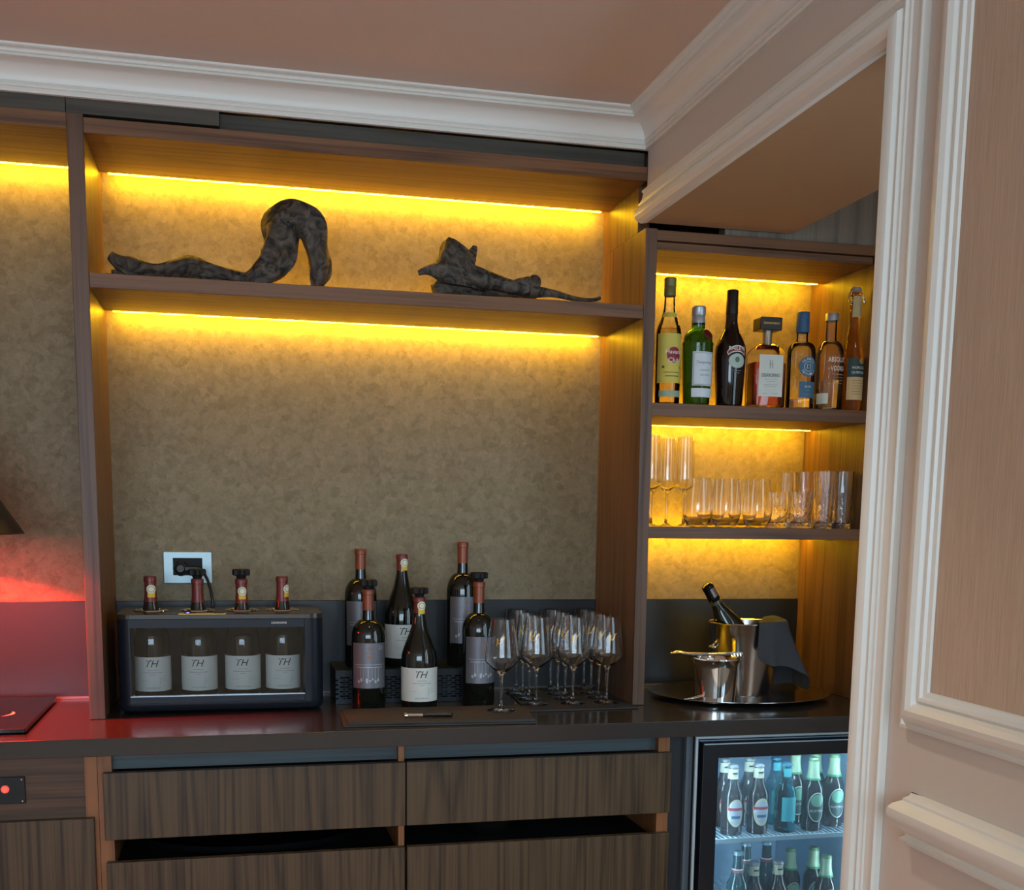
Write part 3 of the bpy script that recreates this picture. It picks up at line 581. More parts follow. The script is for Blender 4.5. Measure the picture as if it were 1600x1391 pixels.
MB().box(0, L_ * .42, -.004, .0, .002, .009).tube([(0, -.002, .0055), (L_ * .06, -.002, .0055)], .0055, 10).obj('lever', CHROME, ck, bevel=.001)
MB().tube([(L_ * (.05 + .35 * k / 60), .008 + .003 * math.cos(k * .63), .0052 + .003 * math.sin(k * .63)) for k in range(61)], .0011, 6).obj('worm', CHROME, ck, smooth=True)
def glass_prof(out, t):                    # outer profile -> closed wall of thickness t from the bowl bottom up
    return out
def wineglass():
    H = .222; o = [(0, 0), (.0345, 0), (.0345, .0012), (.02, .0028), (.008, .0055), (.0042, .012), (.0033, .03), (.0032, .07), (.0038, .083), (.006, .0885), (.0125, .0945), (.030, .1095), (.0375, .1165), (.0400, .1205), (.0408, .1260), (.0402, .136), (.0365, .170), (.0310, .205), (.0283, H)]
    i = [(.0274, H), (.0300, .205), (.0354, .170), (.0391, .136), (.0397, .1262), (.0388, .1215), (.0364, .1178), (.029, .1110), (.0115, .0965), (.004, .0925), (0, .092)]
    return MB().lathe(o + i, 40)
def vine(parent, R0, z0):                  # gold flourish printed on the bowl
    pts = [(-.010, -.012), (-.009, -.004), (-.006, .003), (-.009, .006), (-.008, -.002), (-.003, -.006), (.002, .0), (.005, .007), (.010, .010)]
    c = cr(pts, 5); w = .0011; mb = MB(); vs = []
    for k, (x, z) in enumerate(c):
        x2, z2 = c[min(k + 1, len(c) - 1)]; x1_, z1_ = c[max(k - 1, 0)]; l = math.hypot(x2 - x1_, z2 - z1_) or 1; nx, nz = -(z2 - z1_) / l, (x2 - x1_) / l
        for s in (-1, 1):
            px, pz = x + s * w * nx, z + s * w * nz; R = R0 - .16 * pz; vs.append(((R + .0005) * math.sin(px / R), -(R + .0005) * math.cos(px / R), z0 + pz))
    mb.add(vs, [(2 * k, 2 * k + 2, 2 * k + 3, 2 * k + 1) for k in range(len(c) - 1)]); return mb.obj('emblem', GOLD, parent, fix=False)
g0 = thing('wine_glass', 'lone empty wine glass standing on the folded napkin', 'wine glass', (0, 0, 0), 0, 'stemmed wine glasses'); wineglass().obj('glass_body', GLASS, g0, smooth=True, ang=60); vine(g0, .0348, .172)
q = onz(783, 1113, .008); g0.location = (q[0], q[1], Z(.0118)); g0.rotation_euler = (0, 0, -.3)
FR = [onz(837, 1101, .003), onz(892, 1098, .003), onz(945, 1097, .003)]; BK = [onz(804, 1077, .003), onz(855, 1074.5, .003), onz(907, 1073.5, .003)]
rown = ['nearest the counter edge', 'second from the counter edge', 'third from the counter edge', 'at the back by the splashback']; coln = ['left column of the cloth mat', 'middle column of the cloth mat', 'right column of the cloth mat']
for i in range(3):
    for j in range(4):
        g_ = copy_tree(g0); p = FR[i] + (BK[i] - FR[i]) * ((.030 + .0825 * j - FR[i][1]) / (BK[i][1] - FR[i][1])); g_.location = (p[0], .030 + .0825 * j, Z(.0046)); g_.rotation_euler = (0, 0, -.15 + .12 * ((i * 7 + j * 3) % 5 - 2))
        g_['label'] = 'wine glass %s in the %s' % (rown[j], coln[i])

# ------------------------------------------------------------------ driftwood
def limb(mb, pts, rads, n=22, sub=7, amp=.18, seed=0., squash=1.):
    P = cr([(*p, r) for p, r in zip(pts, rads)], sub); vs = []; rows = []; prev = None
    for i, q in enumerate(P):
        c = Vector(q[:3]); r = q[3]; t = (Vector(P[min(i + 1, len(P) - 1)][:3]) - Vector(P[max(i - 1, 0)][:3])).normalized()
        a = t.cross(Vector((0, 1, 0))) if prev is None else prev - t * prev.dot(t)
        if a.length < 1e-3: a = t.cross(Vector((0, 0, 1)))
        a.normalize(); prev = a; b = t.cross(a); rows.append(range(len(vs), len(vs) + n))
        for k in range(n):
            g = 2 * PI * k / n; nz = noise.noise(Vector((math.cos(g) * 2.6 + seed, math.sin(g) * 2.6, i * .11))) + .5 * noise.noise(Vector((math.cos(g) * 6, math.sin(g) * 6 + seed, i * .16)))
            rr_ = r * (1 + amp * 1.6 * nz); vs.append(tuple(c + a * rr_ * math.cos(g) + b * rr_ * squash * math.sin(g)))
    fs = [(A[k], A[(k + 1) % n], B[(k + 1) % n], B[k]) for A, B in zip(rows, rows[1:]) for k in range(n)] + [tuple(reversed(rows[0])), tuple(rows[-1])]
    return mb.add(vs, fs)
ZD = .9958
def dp(u, v, y): p = ony(u, v, y); return (p[0], p[1], p[2])
def onto(o):                                # let a piece rest on its board: no point below it
    for v in o.data.vertices: v.co.z = max(v.co.z, Z(ZD) + .0008)
d1 = MB()
limb(d1, [dp(172, 399, .13), dp(190, 411, .13), dp(215, 422, .13), dp(250, 425, .12), dp(295, 420, .11), dp(340, 428, .11), dp(392, 437, .11)], [.011, .017, .023, .018, .028, .020, .011], amp=.22, seed=1.3)
limb(d1, [dp(378, 440, .11), dp(405, 430, .11), dp(430, 410, .11), dp(438, 380, .12), dp(442, 352, .13), dp(463, 345, .13), dp(486, 356, .13), dp(493, 388, .13), dp(497, 418, .12), dp(496, 447, .12)], [.010, .026, .038, .037, .045, .041, .038, .026, .022, .014], amp=.2, seed=4.1, squash=.85)
limb(d1, [dp(502, 388, .15), dp(509, 408, .15), dp(508, 430, .14), dp(499, 446, .13)], [.010, .015, .014, .008], amp=.2, seed=8.); limb(d1, [dp(174, 424, .14), dp(186, 425, .14), dp(205, 428, .14)], [.004, .005, .004], n=12, seed=3.)
o = d1.obj('driftwood', BARK, smooth=True, ang=60); onto(o); tag(o, 'long dark driftwood branch with a tall arched loop on the upper shelf', 'driftwood', 'driftwood on the upper shelf')
d2 = MB()
limb(d2, [dp(654, 427, .10), dp(672, 422, .10), dp(700, 425, .10), dp(745, 434, .10), dp(800, 448, .10), dp(840, 460, .10)], [.006, .013, .026, .022, .016, .010], amp=.2, seed=2.2, squash=.8)
limb(d2, [dp(678, 456, .13), dp(700, 450, .13), dp(740, 452, .13), dp(790, 458, .13), dp(838, 465, .12)], [.016, .026, .026, .015, .006], amp=.2, seed=6., squash=1.2)
limb(d2, [dp(712, 448, .11), dp(714, 425, .11), dp(713, 405, .115), dp(714, 392, .12), dp(719, 383, .12)], [.050, .049, .045, .040, .030], n=30, amp=.13, seed=5., squash=.62)
limb(d2, [dp(712, 398, .12), dp(711, 387, .12), dp(711, 378, .12)], [.020, .012, .003], amp=.2, seed=9., squash=.7); limb(d2, [dp(735, 405, .115), dp(740, 392, .12), dp(742, 384, .12)], [.014, .010, .005], amp=.2, seed=9.4, squash=.7)
limb(d2, [dp(800, 450, .10), dp(822, 446, .10), dp(834, 440, .10), dp(836, 430, .10)], [.014, .021, .018, .007], amp=.2, seed=7., squash=.7)
limb(d2, [dp(825, 455, .10), dp(865, 459, .11), dp(900, 467, .12), dp(925, 469, .12), dp(938, 465, .12)], [.017, .010, .006, .005, .004], n=14, amp=.15, seed=3.3)
o = d2.obj('driftwood', BARK, smooth=True, ang=60); onto(o); tag(o, 'grey weathered driftwood chunk with jagged stump and thin tail', 'driftwood', 'driftwood on the upper shelf')

# ------------------------------------------------------------------ liquor bottles in the niche
S1, S2 = .7640, .4570
def liquor(name, u, top, R, label, y=.046, rz=0.):
    X = ony(u, 636, y); H = ony(u, top, y)[2] - Z(S1)
    return thing(name, label, 'bottle', (X[0], y, Z(S1)), rz, 'liquor bottles on the niche shelf'), H
def shrink(prof, d, zmax):                  # liquid inside a bottle profile up to zmax
    out = [(0, .004)] + [(max(r - d, .001), max(z, .004)) for r, z in prof if r > 0 and z < zmax] + [(max(rad_at(prof, zmax) - d, .001), zmax), (0, zmax)]
    return out
# pale rum with yellow label
t, H = liquor('rum_bottle', 1041.5, 434, .031, 'clear rum bottle with yellow label and red disc, beside the walnut post'); R = .0312
prof = [(0, .004), (R * .9, 0), (R, .004), (R, H * .56)] + cr([(R, H * .56), (R * .93, H * .61), (R * .66, H * .68), (.0150, H * .75), (.0135, H * .80)], 4)[1:] + [(.0133, H * .87), (.0133, H * .99), (0, H * .99)]
MB().lathe(prof, 40).obj('body', CLEAR, t, smooth=True, ang=40); MB().lathe(shrink(prof, .0025, H * .60), 36).obj('liquid', glass('rum', (1, .86, .50), ior=1.36), t, smooth=True, ang=40)
MB().lathe([(.0142, H * .855), (.0150, H * .858), (.0150, H * .925), (.0142, H * .93), (.0150, H * .935), (.0150, H * .995), (.013, H), (0, H)], 28).obj('cap', flat('cap_olive', lin(120, 112, 62), .45, .2), t, smooth=True)
patch('neck_label', flat('label_yellow', lin(206, 190, 84), .6), .0205, -.026, .026, H * .685, H * .722, t, .0015, R1=.0165)
lab = patch('label', flat('label_yellow', (1, 1, 1)), R, -.042, .042, H * .165, H * .555, t)
disc('badge', flat('badge_red', lin(140, 26, 40), .5), R, .004, H * .385, .0185, .0195, lab)
lettering('Havana', lab, WHITE, .042, H * .41, x=.004, R=R, lift=.0013); lettering('Club', lab, WHITE, .029, H * .345, x=.004, R=R, lift=.0013)
rule('print', flat('ink_brown', lin(92, 74, 34), .6), R, [(-.022, .022, H * .245, H * .250), (-.018, .020, H * .215, H * .222), (-.026, -.020, H * .28, H * .30), (.024, .030, H * .28, H * .30)], lab)
patch('strip_label', flat('label_sea', lin(150, 170, 140), .6), R, -.034, .034, H * .055, H * .105, t)
# green gin
t, H = liquor('gin_bottle', 1087, 479, .039, 'green gin bottle with white label and silver cap'); R = .0385
prof = [(0, .004), (R * .82, 0), (R * .88, .004), (R, H * .50), (R, H * .60), (R * 1.02, H * .615), (R * 1.02, H * .635), (R * .97, H * .645)] + [(R * (.40 + .57 * math.cos(a)), H * (.645 + .125 * math.sin(a))) for a in [PI / 2 * k / 7 for k in range(1, 8)]] + [(.0165, H * .785), (.0165, H * .98), (0, H * .98)]
MB().lathe(prof, 40).obj('body', glass('green_glass', (.035, .20, .02), ior=1.4), t, smooth=True, ang=40)
MB().lathe([(.0178, H * .83), (.0178, H * .90), (.0172, H * .905), (.0180, H * .91), (.0180, H * .99), (.016, H), (0, H)], 28).obj('cap', flat('cap_silver', lin(176, 182, 184), .35, .6), t, smooth=True)
lab = patch('label', flat('label_ice', lin(206, 216, 222), .6), R * .985, -.026, .034, H * .19, H * .53, t, .0012, R1=R); patch('label', flat('label_ice', (1, 1, 1)), R * .93, -.026, .034, H * .075, H * .165, t, .0018, R1=R * .96)
lettering('Tanqueray', lab, GREYI, .042, H * .42, x=.004, R=R, shear=.3, lift=.002); lettering('LONDON', lab, GREYI, .024, H * .345, x=.006, R=R, lift=.002); lettering('DRY GIN', lab, GREYI, .024, H * .295, x=.006, R=R, lift=.002)
rule('print', GREYI, R, [(-.024, .032, H * .515, H * .52), (-.024, .032, H * .197, H * .202), (-.024, -.0225, H * .2, H * .515), (.0305, .032, H * .2, H * .515)], lab, .002)
s_ = MB().lathe([(0, 0), (.0135, 0), (.0135, .002), (.011, .0035), (0, .0035)], 24).obj('wax_seal', flat('wax_red', lin(96, 16, 30), .35), t, smooth=True); s_.location = (.013, -.0325, H * .705); s_.rotation_euler = (PI / 2 - .45, 0, .40)
# dark cream liqueur
t, H = liquor('liqueur_bottle', 1138, 454, .0395, 'tall black-brown cream liqueur bottle with arched red label'); R = .0395
prof = [(0, .004), (R * .82, 0), (R * .86, .004), (R * .98, H * .36), (R, H * .44), (R * .97, H * .52)] + cr([(R * .97, H * .52), (R * .78, H * .585), (R * .5, H * .66), (.0158, H * .72), (.0150, H * .76)], 4)[1:] + [(.0145, H * .99), (.0135, H), (0, H)]
MB().lathe(prof, 40).obj('body', flat('liqueur_glass', lin(26, 16, 12), .07, 0, .6, var=0), t, smooth=True, ang=40)
MB().lathe([(.0156, H * .80), (.0151, H * .995), (.0136, H + .001), (0, H + .001)], 28).obj('cap', flat('cap_dark', lin(30, 22, 20), .4), t, smooth=True)
mb = MB(); vs = []
for k in range(13):
    a = math.radians(150 - 120 * k / 12); vs += [(.027 * math.cos(a) + .002, 0, .018 * math.sin(a) + H * .40), (.031 * math.cos(a) + .002, 0, .034 * math.sin(a) + H * .40)]
lab = wrapmap(mb.add(vs, [(2 * k, 2 * k + 2, 2 * k + 3, 2 * k + 1) for k in range(12)]), R, .0006).obj('label', WHITE, t, fix=False)
mb = MB(); vs = []
for k in range(13):
    a = math.radians(146 - 112 * k / 12); vs += [(.0275 * math.cos(a) + .002, 0, .0203 * math.sin(a) + H * .40), (.030 * math.cos(a) + .002, 0, .0315 * math.sin(a) + H * .40)]
wrapmap(mb.add(vs, [(2 * k, 2 * k + 2, 2 * k + 3, 2 * k + 1) for k in range(12)]), R, .0010).obj('band', flat('band_red', lin(128, 44, 44), .5), lab, fix=False)
lettering('BAILEYS', lab, WHITE, .044, H * .492, x=.002, R=R, lift=.0015); disc('medallion', flat('label_mist', lin(176, 196, 186), .5), R, .002, H * .385, .022, H * .062, lab, .0008); disc('medallion', flat('medal_green', lin(88, 112, 92), .5), R, .002, H * .395, .006, .007, lab, .0012)
rule('print', GREYI, R, [(-.010, .014, H * .30, H * .303), (-.006, .010, H * .28, H * .283)], lab)
# square amaretto
t, H = liquor('amaretto_bottle', 1194, 497, .045, 'square amaretto bottle with big block cap and white label'); hw = .045; hd = .030
def sq(g, z): return (rrect(-hw + g, hw - g, -hd + g, hd - g, .009), z)
loft([sq(.002, 0), sq(0, .004), sq(0, H * .585), sq(.002, H * .625), sq(.010, H * .67), sq(.021, H * .71)]).obj('body', CLEAR, t, smooth=True, ang=40); loft([sq(.004, .006), sq(.003, .009), sq(.003, H * .50)]).obj('liquid', glass('amaretto', (.72, .17, .04), ior=1.36), t, smooth=True, ang=40)
MB().lathe([(.0135, H * .70), (.0125, H * .73), (.0125, H * .86)], 24).obj('neck', flat('neck_silver', lin(190, 180, 160), .25, .8), t, smooth=True)
cp = box('cap', flat('cap_black', lin(24, 20, 18), .4), -.030, .030, -.024, .024, H * .855, H, t, bevel=.003); lettering('DISARONNO', cp, GOLD, .044, H * .93, y=-.024)
lab = box('label', flat('label_white', lin(214, 222, 214), .6), -.033, .033, -hd - .0012, -hd - .0002, H * .12, H * .58, t, bevel=.0003); lettering('DISARONNO', lab, INK, .050, H * .355, y=-hd - .0012, height=.009)
mb = MB()
for x, z, w in ((0, .31, .018), (0, .285, .012), (0, .25, .020), (0, .23, .016), (-.016, .15, .006), (.014, .15, .008)): mb.box(x - w, x + w, -hd - .0018, -hd - .0013, H * z, H * z + .0007)
mb.lathe([(.005, 0), (.006, .0), (.006, .0006), (.005, .0006)], 16, (0, -hd - .0016, H * .475)); mb.box(-.004, -.0025, -hd - .0018, -hd - .0013, H * .43, H * .52).box(.0025, .004, -hd - .0018, -hd - .0013, H * .43, H * .52).obj('print', GREYI, lab)
# tequila
t, H = liquor('tequila_bottle', 1248.5, 488, .037, 'clear tequila bottle with blue cap and blue round label'); R = .0368
prof = [(0, .004), (R * .9, 0), (R, .004), (R, H * .58)] + [(R * (.50 + .50 * math.cos(a)), H * (.58 + .11 * math.sin(a))) for a in [PI / 2 * k / 7 for k in range(1, 8)]] + [(.0155, H * .70), (.0145, H * .73), (.0145, H * .97), (0, H * .97)]
MB().lathe(prof, 40).obj('body', CLEAR, t, smooth=True, ang=40); MB().lathe(shrink(prof, .003, H * .10), 36).obj('liquid', glass('spirit_pale', (.98, .96, .88), ior=1.36), t, smooth=True, ang=40)
MB().lathe([(.0165, H * .79), (.0175, H * .80), (.0170, H * .93), (.0160, H * .935), (.0165, H * .94), (.0165, H * .99), (.015, H), (0, H)], 28).obj('cap', flat('cap_blue', lin(48, 92, 134), .45), t, smooth=True)
BLU = flat('label_blue', lin(62, 108, 138), .55); lab = disc('label', BLU, R, .003, H * .43, .0255, .0255, t, .0006, 36)
disc('ring', WHITE, R, .003, H * .43, .0125, .0125, lab, .0009); disc('ring', BLU, R, .003, H * .43, .0115, .0115, lab, .0012); rule('print', WHITE, R, [(-.002, .008, H * .41, H * .415), (-.002, .008, H * .445, H * .45), (-.002, -.0012, H * .41, H * .45), (.0072, .008, H * .41, H * .45)], lab, .0015)
def arc_text(s, parent, mat, R, cx, cz, rr_, size, top):
    for k, ch in enumerate(s):
        m = (len(s) - 1) / 2; a = (m - k) * .36 if top else (k - m) * .33; ang = PI / 2 + a if top else -PI / 2 + a
        lettering(ch, parent, mat, size, cz + rr_ * math.sin(ang), x=cx + rr_ * math.cos(ang), R=R, lift=.0012, rot=a, height=size * 1.15)
arc_text('OLMECA', lab, WHITE, R, .003, H * .43, .0190, .0050, True); arc_text('TEQUILA', lab, WHITE, R, .003, H * .43, .0190, .0048, False)
lab = patch('label', BLU, R, -.020, .028, H * .11, H * .275, t, .0007); lettering('SILVER', lab, WHITE, .018, H * .225, x=.004, R=R); rule('print', GREYI, R, [(.002, .006, H * .18, H * .195), (-.006, .014, H * .14, H * .148)], lab)
# vodka
t, H = liquor('vodka_bottle', 1293, 490, .0365, 'clear vodka bottle with silver cap and white lettering'); R = .0362
prof = [(0, .004), (R * .9, 0), (R, .005), (R, H * .52)] + [(.0145 + (R - .0145) * math.cos(a), H * (.52 + .20 * math.sin(a))) for a in [PI / 2 * k / 8 for k in range(1, 9)]] + [(.0140, H * .76), (.0135, H * .92), (.0150, H * .925), (.0150, H * .95), (0, H * .95)]
MB().lathe(prof, 40).obj('body', CLEAR, t, smooth=True, ang=40); MB().lathe(shrink(prof, .003, H * .30), 36).obj('liquid', glass('spirit_clear', (.97, .98, .97), ior=1.34), t, smooth=True, ang=40)
MB().lathe([(.0172, H * .925), (.0172, H * .99), (.016, H), (0, H)], 28).obj('cap', flat('cap_silver', (1, 1, 1)), t, smooth=True)
lt = lettering('ABSOLUT', t, WHITE, .052, H * .515, x=.004, R=R, height=.0125); lt['label'] = 'white brand lettering'; lettering('VODKA', t, WHITE, .042, H * .425, x=.006, R=R, height=.0125)
rule('print', GREYI, R, [(-.012, .026, H * .36, H * .366), (-.008, .024, H * .33, H * .334), (-.010, .026, H * .30, H * .304), (-.006, .022, H * .27, H * .274)], t)
pb = disc('red_reflection', flat('reflection_red', lin(176, 30, 40), .5), R, -.082, H * .44, .016, .022, t)  # red reflection in the clear bottle, painted as a disc on its back
patch('strip_label', flat('label_white', (1, 1, 1)), R, -.052, -.018, H * .06, H * .17, t)
# swing-top pisco
t, H = liquor('swing_top_bottle', 1346, 450, .030, 'amber swing-top bottle with green and cream label next to the door casing', y=.034); R = .0290; t.location.x = min(t.location.x, XR - .032)
prof = [(0, .004), (R * .9, 0), (R, .005), (R, H * .40)] + cr([(R, H * .40), (R * .93, H * .46), (R * .70, H * .58), (R * .5, H * .68), (.0140, H * .80), (.0125, H * .88)], 4)[1:] + [(.0125, H * .93), (.0145, H * .935), (.0145, H * .955), (0, H * .955)]
MB().lathe(prof, 40).obj('body', glass('amber_glass', (.62, .36, .10), ior=1.35), t, smooth=True, ang=40)
MB().lathe([(.011, H * .956), (.0135, H * .965), (.0135, H * .995), (.012, H), (0, H)], 24).obj('stopper', flat('ceramic_grey', lin(150, 138, 130), .4), t, smooth=True)
wire = cr([(-.0135, 0, H * .985), (-.020, -.004, H * .94), (-.024, -.008, H * .885), (-.019, -.013, H * .872), (-.0145, -.014, H * .90), (-.013, -.012, H * .945)], 5)
MB().tube(wire, .0014, 8).tube([(-x, y, z) for x, y, z in wire], .0014, 8).obj('wire_clip', CHROME, t, smooth=True)
patch('neck_label', flat('label_straw', lin(190, 174, 128), .6), .0150, -.013, .019, H * .755, H * .925, t, .0022, R1=.0130)
lab = patch('label', flat('label_cream', lin(206, 178, 128), .6), R, -.026, .040, H * .085, H * .27, t); lb2 = patch('label', flat('label_green', lin(34, 66, 64), .55), R, -.026, .040, H * .27, H * .42, t)
disc('medal', flat('medal_gold', lin(196, 150, 84), .4, .4), R, .012, H * .40, .008, .008, lb2, .0012); lettering('HORCON', lb2, WHITE, .040, H * .345, x=.006, R=R); lettering('QUEMADO', lb2, WHITE, .044, H * .305, x=.007, R=R)
rule('print', flat('ink_brown', (1, 1, 1)), R, [(-.012, .032, H * (.24 - .022 * k), H * (.2425 - .022 * k)) for k in range(6)], lab)

# ------------------------------------------------------------------ glassware on the lower niche shelf
def shelf_glass(u, y): p = ony(u, 800, y); return (p[0], y, Z(S2))
H = ony(1068, 683, .135)[2] - Z(S2)
f0 = thing('champagne_flute', 'champagne flute nearest the stemless glasses', 'flute', shelf_glass(1068, .135), 0, 'champagne flutes on the niche shelf')
o_ = [(0, 0), (.031, 0), (.031, .0012), (.015, .003), (.0045, .009), (.0032, .025), (.0031, H * .34), (.0050, H * .385), (.013, H * .42), (.0225, H * .455), (.0258, H * .49), (.0262, H * .54), (.0242, H * .78), (.0215, H)]
i_ = [(.0207, H), (.0233, H * .78), (.0252, H * .54), (.0247, H * .495), (.021, H * .463), (.012, H * .432), (.004, H * .415), (0, H * .412)]
MB().lathe(o_ + i_, 36).obj('glass_body', GLASS, f0, smooth=True, ang=60)
for u, y, lab in ((1041, .205, 'champagne flute in the middle of the three'), (1017, .12, 'champagne flute half hidden behind the walnut post')):
    c_ = copy_tree(f0); q = shelf_glass(u, y); c_.location = (max(q[0], POST + .034), q[1], q[2]); c_['label'] = lab
H = ony(1134, 748, .06)[2] - Z(S2)
s0 = thing('stemless_glass', 'stemless glass in front, second from the flutes', 'glass', shelf_glass(1134, .055), 0, 'stemless glasses on the niche shelf')
o_ = [(0, .0), (.018, 0), (.026, .003), (.0345, .016), (.0385, .034), (.0388, .050), (.0360, .085), (.0315, H)]
i_ = [(.0306, H), (.0350, .085), (.0377, .050), (.0372, .035), (.033, .019), (.024, .010), (.012, .0075), (0, .007)]
MB().lathe(cr(o_[2:], 3)[::1] if False else o_ + i_, 40).obj('glass_body', GLASS, s0, smooth=True, ang=60)
for u, y, lab in ((1090, .05, 'stemless glass in front, right beside the flutes'), (1183, .055, 'stemless glass in front, beside the cut tumblers'), (1110, .15, 'stemless glass behind, showing between the first two'), (1160, .15, 'stemless glass behind, showing between the second and third')):
    c_ = copy_tree(s0); c_.location = shelf_glass(u, y); c_['label'] = lab
def cut_tumbler(R, H, n=48, cut=.55):
    rings = []; zz = [0, .003] + [H * cut * k / 12 + .004 for k in range(0, 13)] + [H * (cut + .1), H * .85, H]
    vs = []
    for z in zz:
        for k in range(n):
            a = 2 * PI * k / n; u = k / n * 12; t_ = z / (H * cut) * 3
            d = 0.
            if .004 < z < H * cut + .004: d = .0030 * (abs(((u + t_) % 1) - .5) + abs(((u - t_) % 1) - .5))
            elif z >= H * cut: d = .0010 * abs(((u * 1.) % 1) - .5) * 2 * (1 if z < H * .99 else 0)
            r = (R * (.90 + .10 * z / H)) - d - (.002 if z == 0 else 0); vs.append((r * math.cos(a), r * math.sin(a), z))
    m = len(zz); fs = [(j * n + k, j * n + (k + 1) % n, (j + 1) * n + (k + 1) % n, (j + 1) * n + k) for j in range(m - 1) for k in range(n)] + [tuple(reversed(range(n)))]
    inner = [(R - .0016, H), (R * .97 - .0022, H * .85), (R * .93 - .004, H * .3), (R * .88 - .005, .016), (R * .6, .013), (0, .0125)]
    mb = MB().add(vs, fs); off = len(mb.v); base = (m - 1) * n; vs2 = []
    for r, z in inner[:-1]:
        for k in range(n): a = 2 * PI * k / n; vs2.append((r * math.cos(a), r * math.sin(a), z))
    vs2.append((0, 0, inner[-1][1])); o0 = len(mb.v); mb.v += vs2
    mb.f += [(base + k, base + (k + 1) % n, o0 + (k + 1) % n, o0 + k) for k in range(n)]
    for j in range(len(inner) - 2): mb.f += [(o0 + j * n + k, o0 + j * n + (k + 1) % n, o0 + (j + 1) * n + (k + 1) % n, o0 + (j + 1) * n + k) for k in range(n)]
    last = o0 + (len(inner) - 2) * n; mb.f += [(last + k, last + (k + 1) % n, len(mb.v) - 1) for k in range(n)]
    return mb
Hh = ony(1310, 737, .05)[2] - Z(S2); Hl = ony(1245, 769, .05)[2] - Z(S2)
h0 = thing('highball_tumbler', 'tall cut-glass tumbler in front, nearest the niche side panel', 'tumbler', shelf_glass(1322, .05), 0, 'tall cut tumblers'); cut_tumbler(.0285, Hh).obj('glass_body', GLASS, h0, smooth=True, ang=25); h0.location.x = min(h0.location.x, XR - .031)
for u, y, lab in ((1286, .05, 'tall cut-glass tumbler in front, second from the niche side panel'), (1308, .135, 'tall cut-glass tumbler behind the front pair of tall ones'), (1254, .14, 'tall cut-glass tumbler behind the right low tumbler'), (1226, .21, 'tall cut-glass tumbler at the back behind the left low tumbler')):
    c_ = copy_tree(h0); q = shelf_glass(u, y); c_.location = (min(q[0], XR - .034), q[1], q[2]); c_.rotation_euler = (0, 0, u * .37); c_['label'] = lab
l0 = thing('low_tumbler', 'low cut-glass tumbler beside the tall tumblers', 'tumbler', shelf_glass(1248, .05), 0, 'low cut tumblers'); cut_tumbler(.0345, Hl, cut=.6).obj('glass_body', GLASS, l0, smooth=True, ang=25)
c_ = copy_tree(l0); q = shelf_glass(1213, .125); c_.location = (q[0], .125, q[2]); c_.rotation_euler = (0, 0, .4); c_['label'] = 'low cut-glass tumbler behind the last stemless glass'

# ------------------------------------------------------------------ tray, ice bucket, pail, tongs, cloth
TC = (1.632, .105); TR = .25
ty = thing('serving_tray', 'round steel tray carrying the ice bucket in the niche', 'tray', (TC[0], TC[1], Z(0)))
MB().lathe([(0, .002), (TR * .78, .002), (TR * .84, .004), (TR * .97, .011), (TR, .013), (TR, .0145), (TR * .965, .0135), (TR * .84, .0065), (TR * .78, .0045), (0, .0045)], 72, sy=.84).obj('dish', STEEL, ty, smooth=True, ang=40)
bx = ony(1166, 1085, .12); BX, BY = bx[0] - .008, .125
bu = thing('ice_bucket', 'large tapered steel ice bucket holding the sparkling wine', 'ice bucket', (BX, BY, Z(.0047)))
HBk = ony(1163, 976, .04)[2] - Z(.0047); R1, R0 = .100, .074
MB().lathe([(0, 0), (R0 - .002, 0), (R0, .002), (R1, HBk - .004), (R1 + .002, HBk - .002), (R1 + .001, HBk), (R1 - .002, HBk - .002), (R0 - .003, .006), (0, .005)], 56).obj('vessel', STEEL, bu, smooth=True, ang=40)
mb = MB()
for s in (-1, 1): mb.tube([(s * (R0 + .017) + s * .014 * math.sin(a) , .012 * math.cos(a), HBk * .66) for a in [PI * k / 10 for k in range(11)]], .0032, 8)
mb.obj('handle', CHROME, bu, smooth=True)
em = MB(); Rm = R0 + (R1 - R0) * .62
for k in range(20):
    a = 2 * PI * k / 20; em.tube([(.010 * math.cos(a), 0, HBk * .62 + .015 * math.sin(a)), (.007 * math.cos(a + .5), 0, HBk * .62 + .011 * math.sin(a + .5))], .0012, 5)
em.v = [((Rm + .001 + (z - HBk * .62) * .13 - y) * math.sin(x / Rm + .12), -(Rm + .001 + (z - HBk * .62) * .13 - y) * math.cos(x / Rm + .12), z) for x, y, z in em.v]; em.obj('crest', flat('crest_silver', (.75, .75, .74), .3, 1., var=0), bu)
# sparkling wine leaning in the bucket
ptop = np.array(ony(1104, 914, BY + .0)); pmid = np.array(ony(1142, 985, BY + .01)); ax = Vector(ptop - pmid).normalized()
ch = thing('sparkling_wine_bottle', 'dark sparkling wine bottle leaning in the ice bucket', 'bottle', tuple(Vector(ptop) - ax * .262), 0, None)
ch.rotation_mode = 'QUATERNION'; ch.rotation_quaternion = Vector((0, 0, 1)).rotation_difference(ax)
Hs = .262; prof = [(0, .002), (.036, 0), (.040, .006), (.040, .112)] + cr([(.040, .112), (.037, .135), (.028, .160), (.0185, .186), (.0150, .205)], 4)[1:] + [(.0142, .22), (.0142, .2605), (0, .2605)]
MB().lathe(prof, 36).obj('body', flat('olive_bottle_glass', (.012, .016, .008), .08, 0, .6, var=0), ch, smooth=True, ang=40)
MB().lathe([(.0158, .202), (.0152, .212)], 28).obj('neck_band', flat('band_olive', lin(96, 98, 82), .3, .5), ch, smooth=True)
fo = MB().lathe([(.0150, .212), (.0166, .216), (.0160, .226), (.0158, .246), (.0165, .252), (.0158, .259), (.011, .263), (0, .264)], 28).obj('foil', flat('foil_black', lin(26, 26, 28), .22, .5), ch, smooth=True)
patch('foil_label', flat('foil_silver', lin(170, 164, 168), .2, .8), .0162, -.004, .012, .224, .250, fo, .0008)
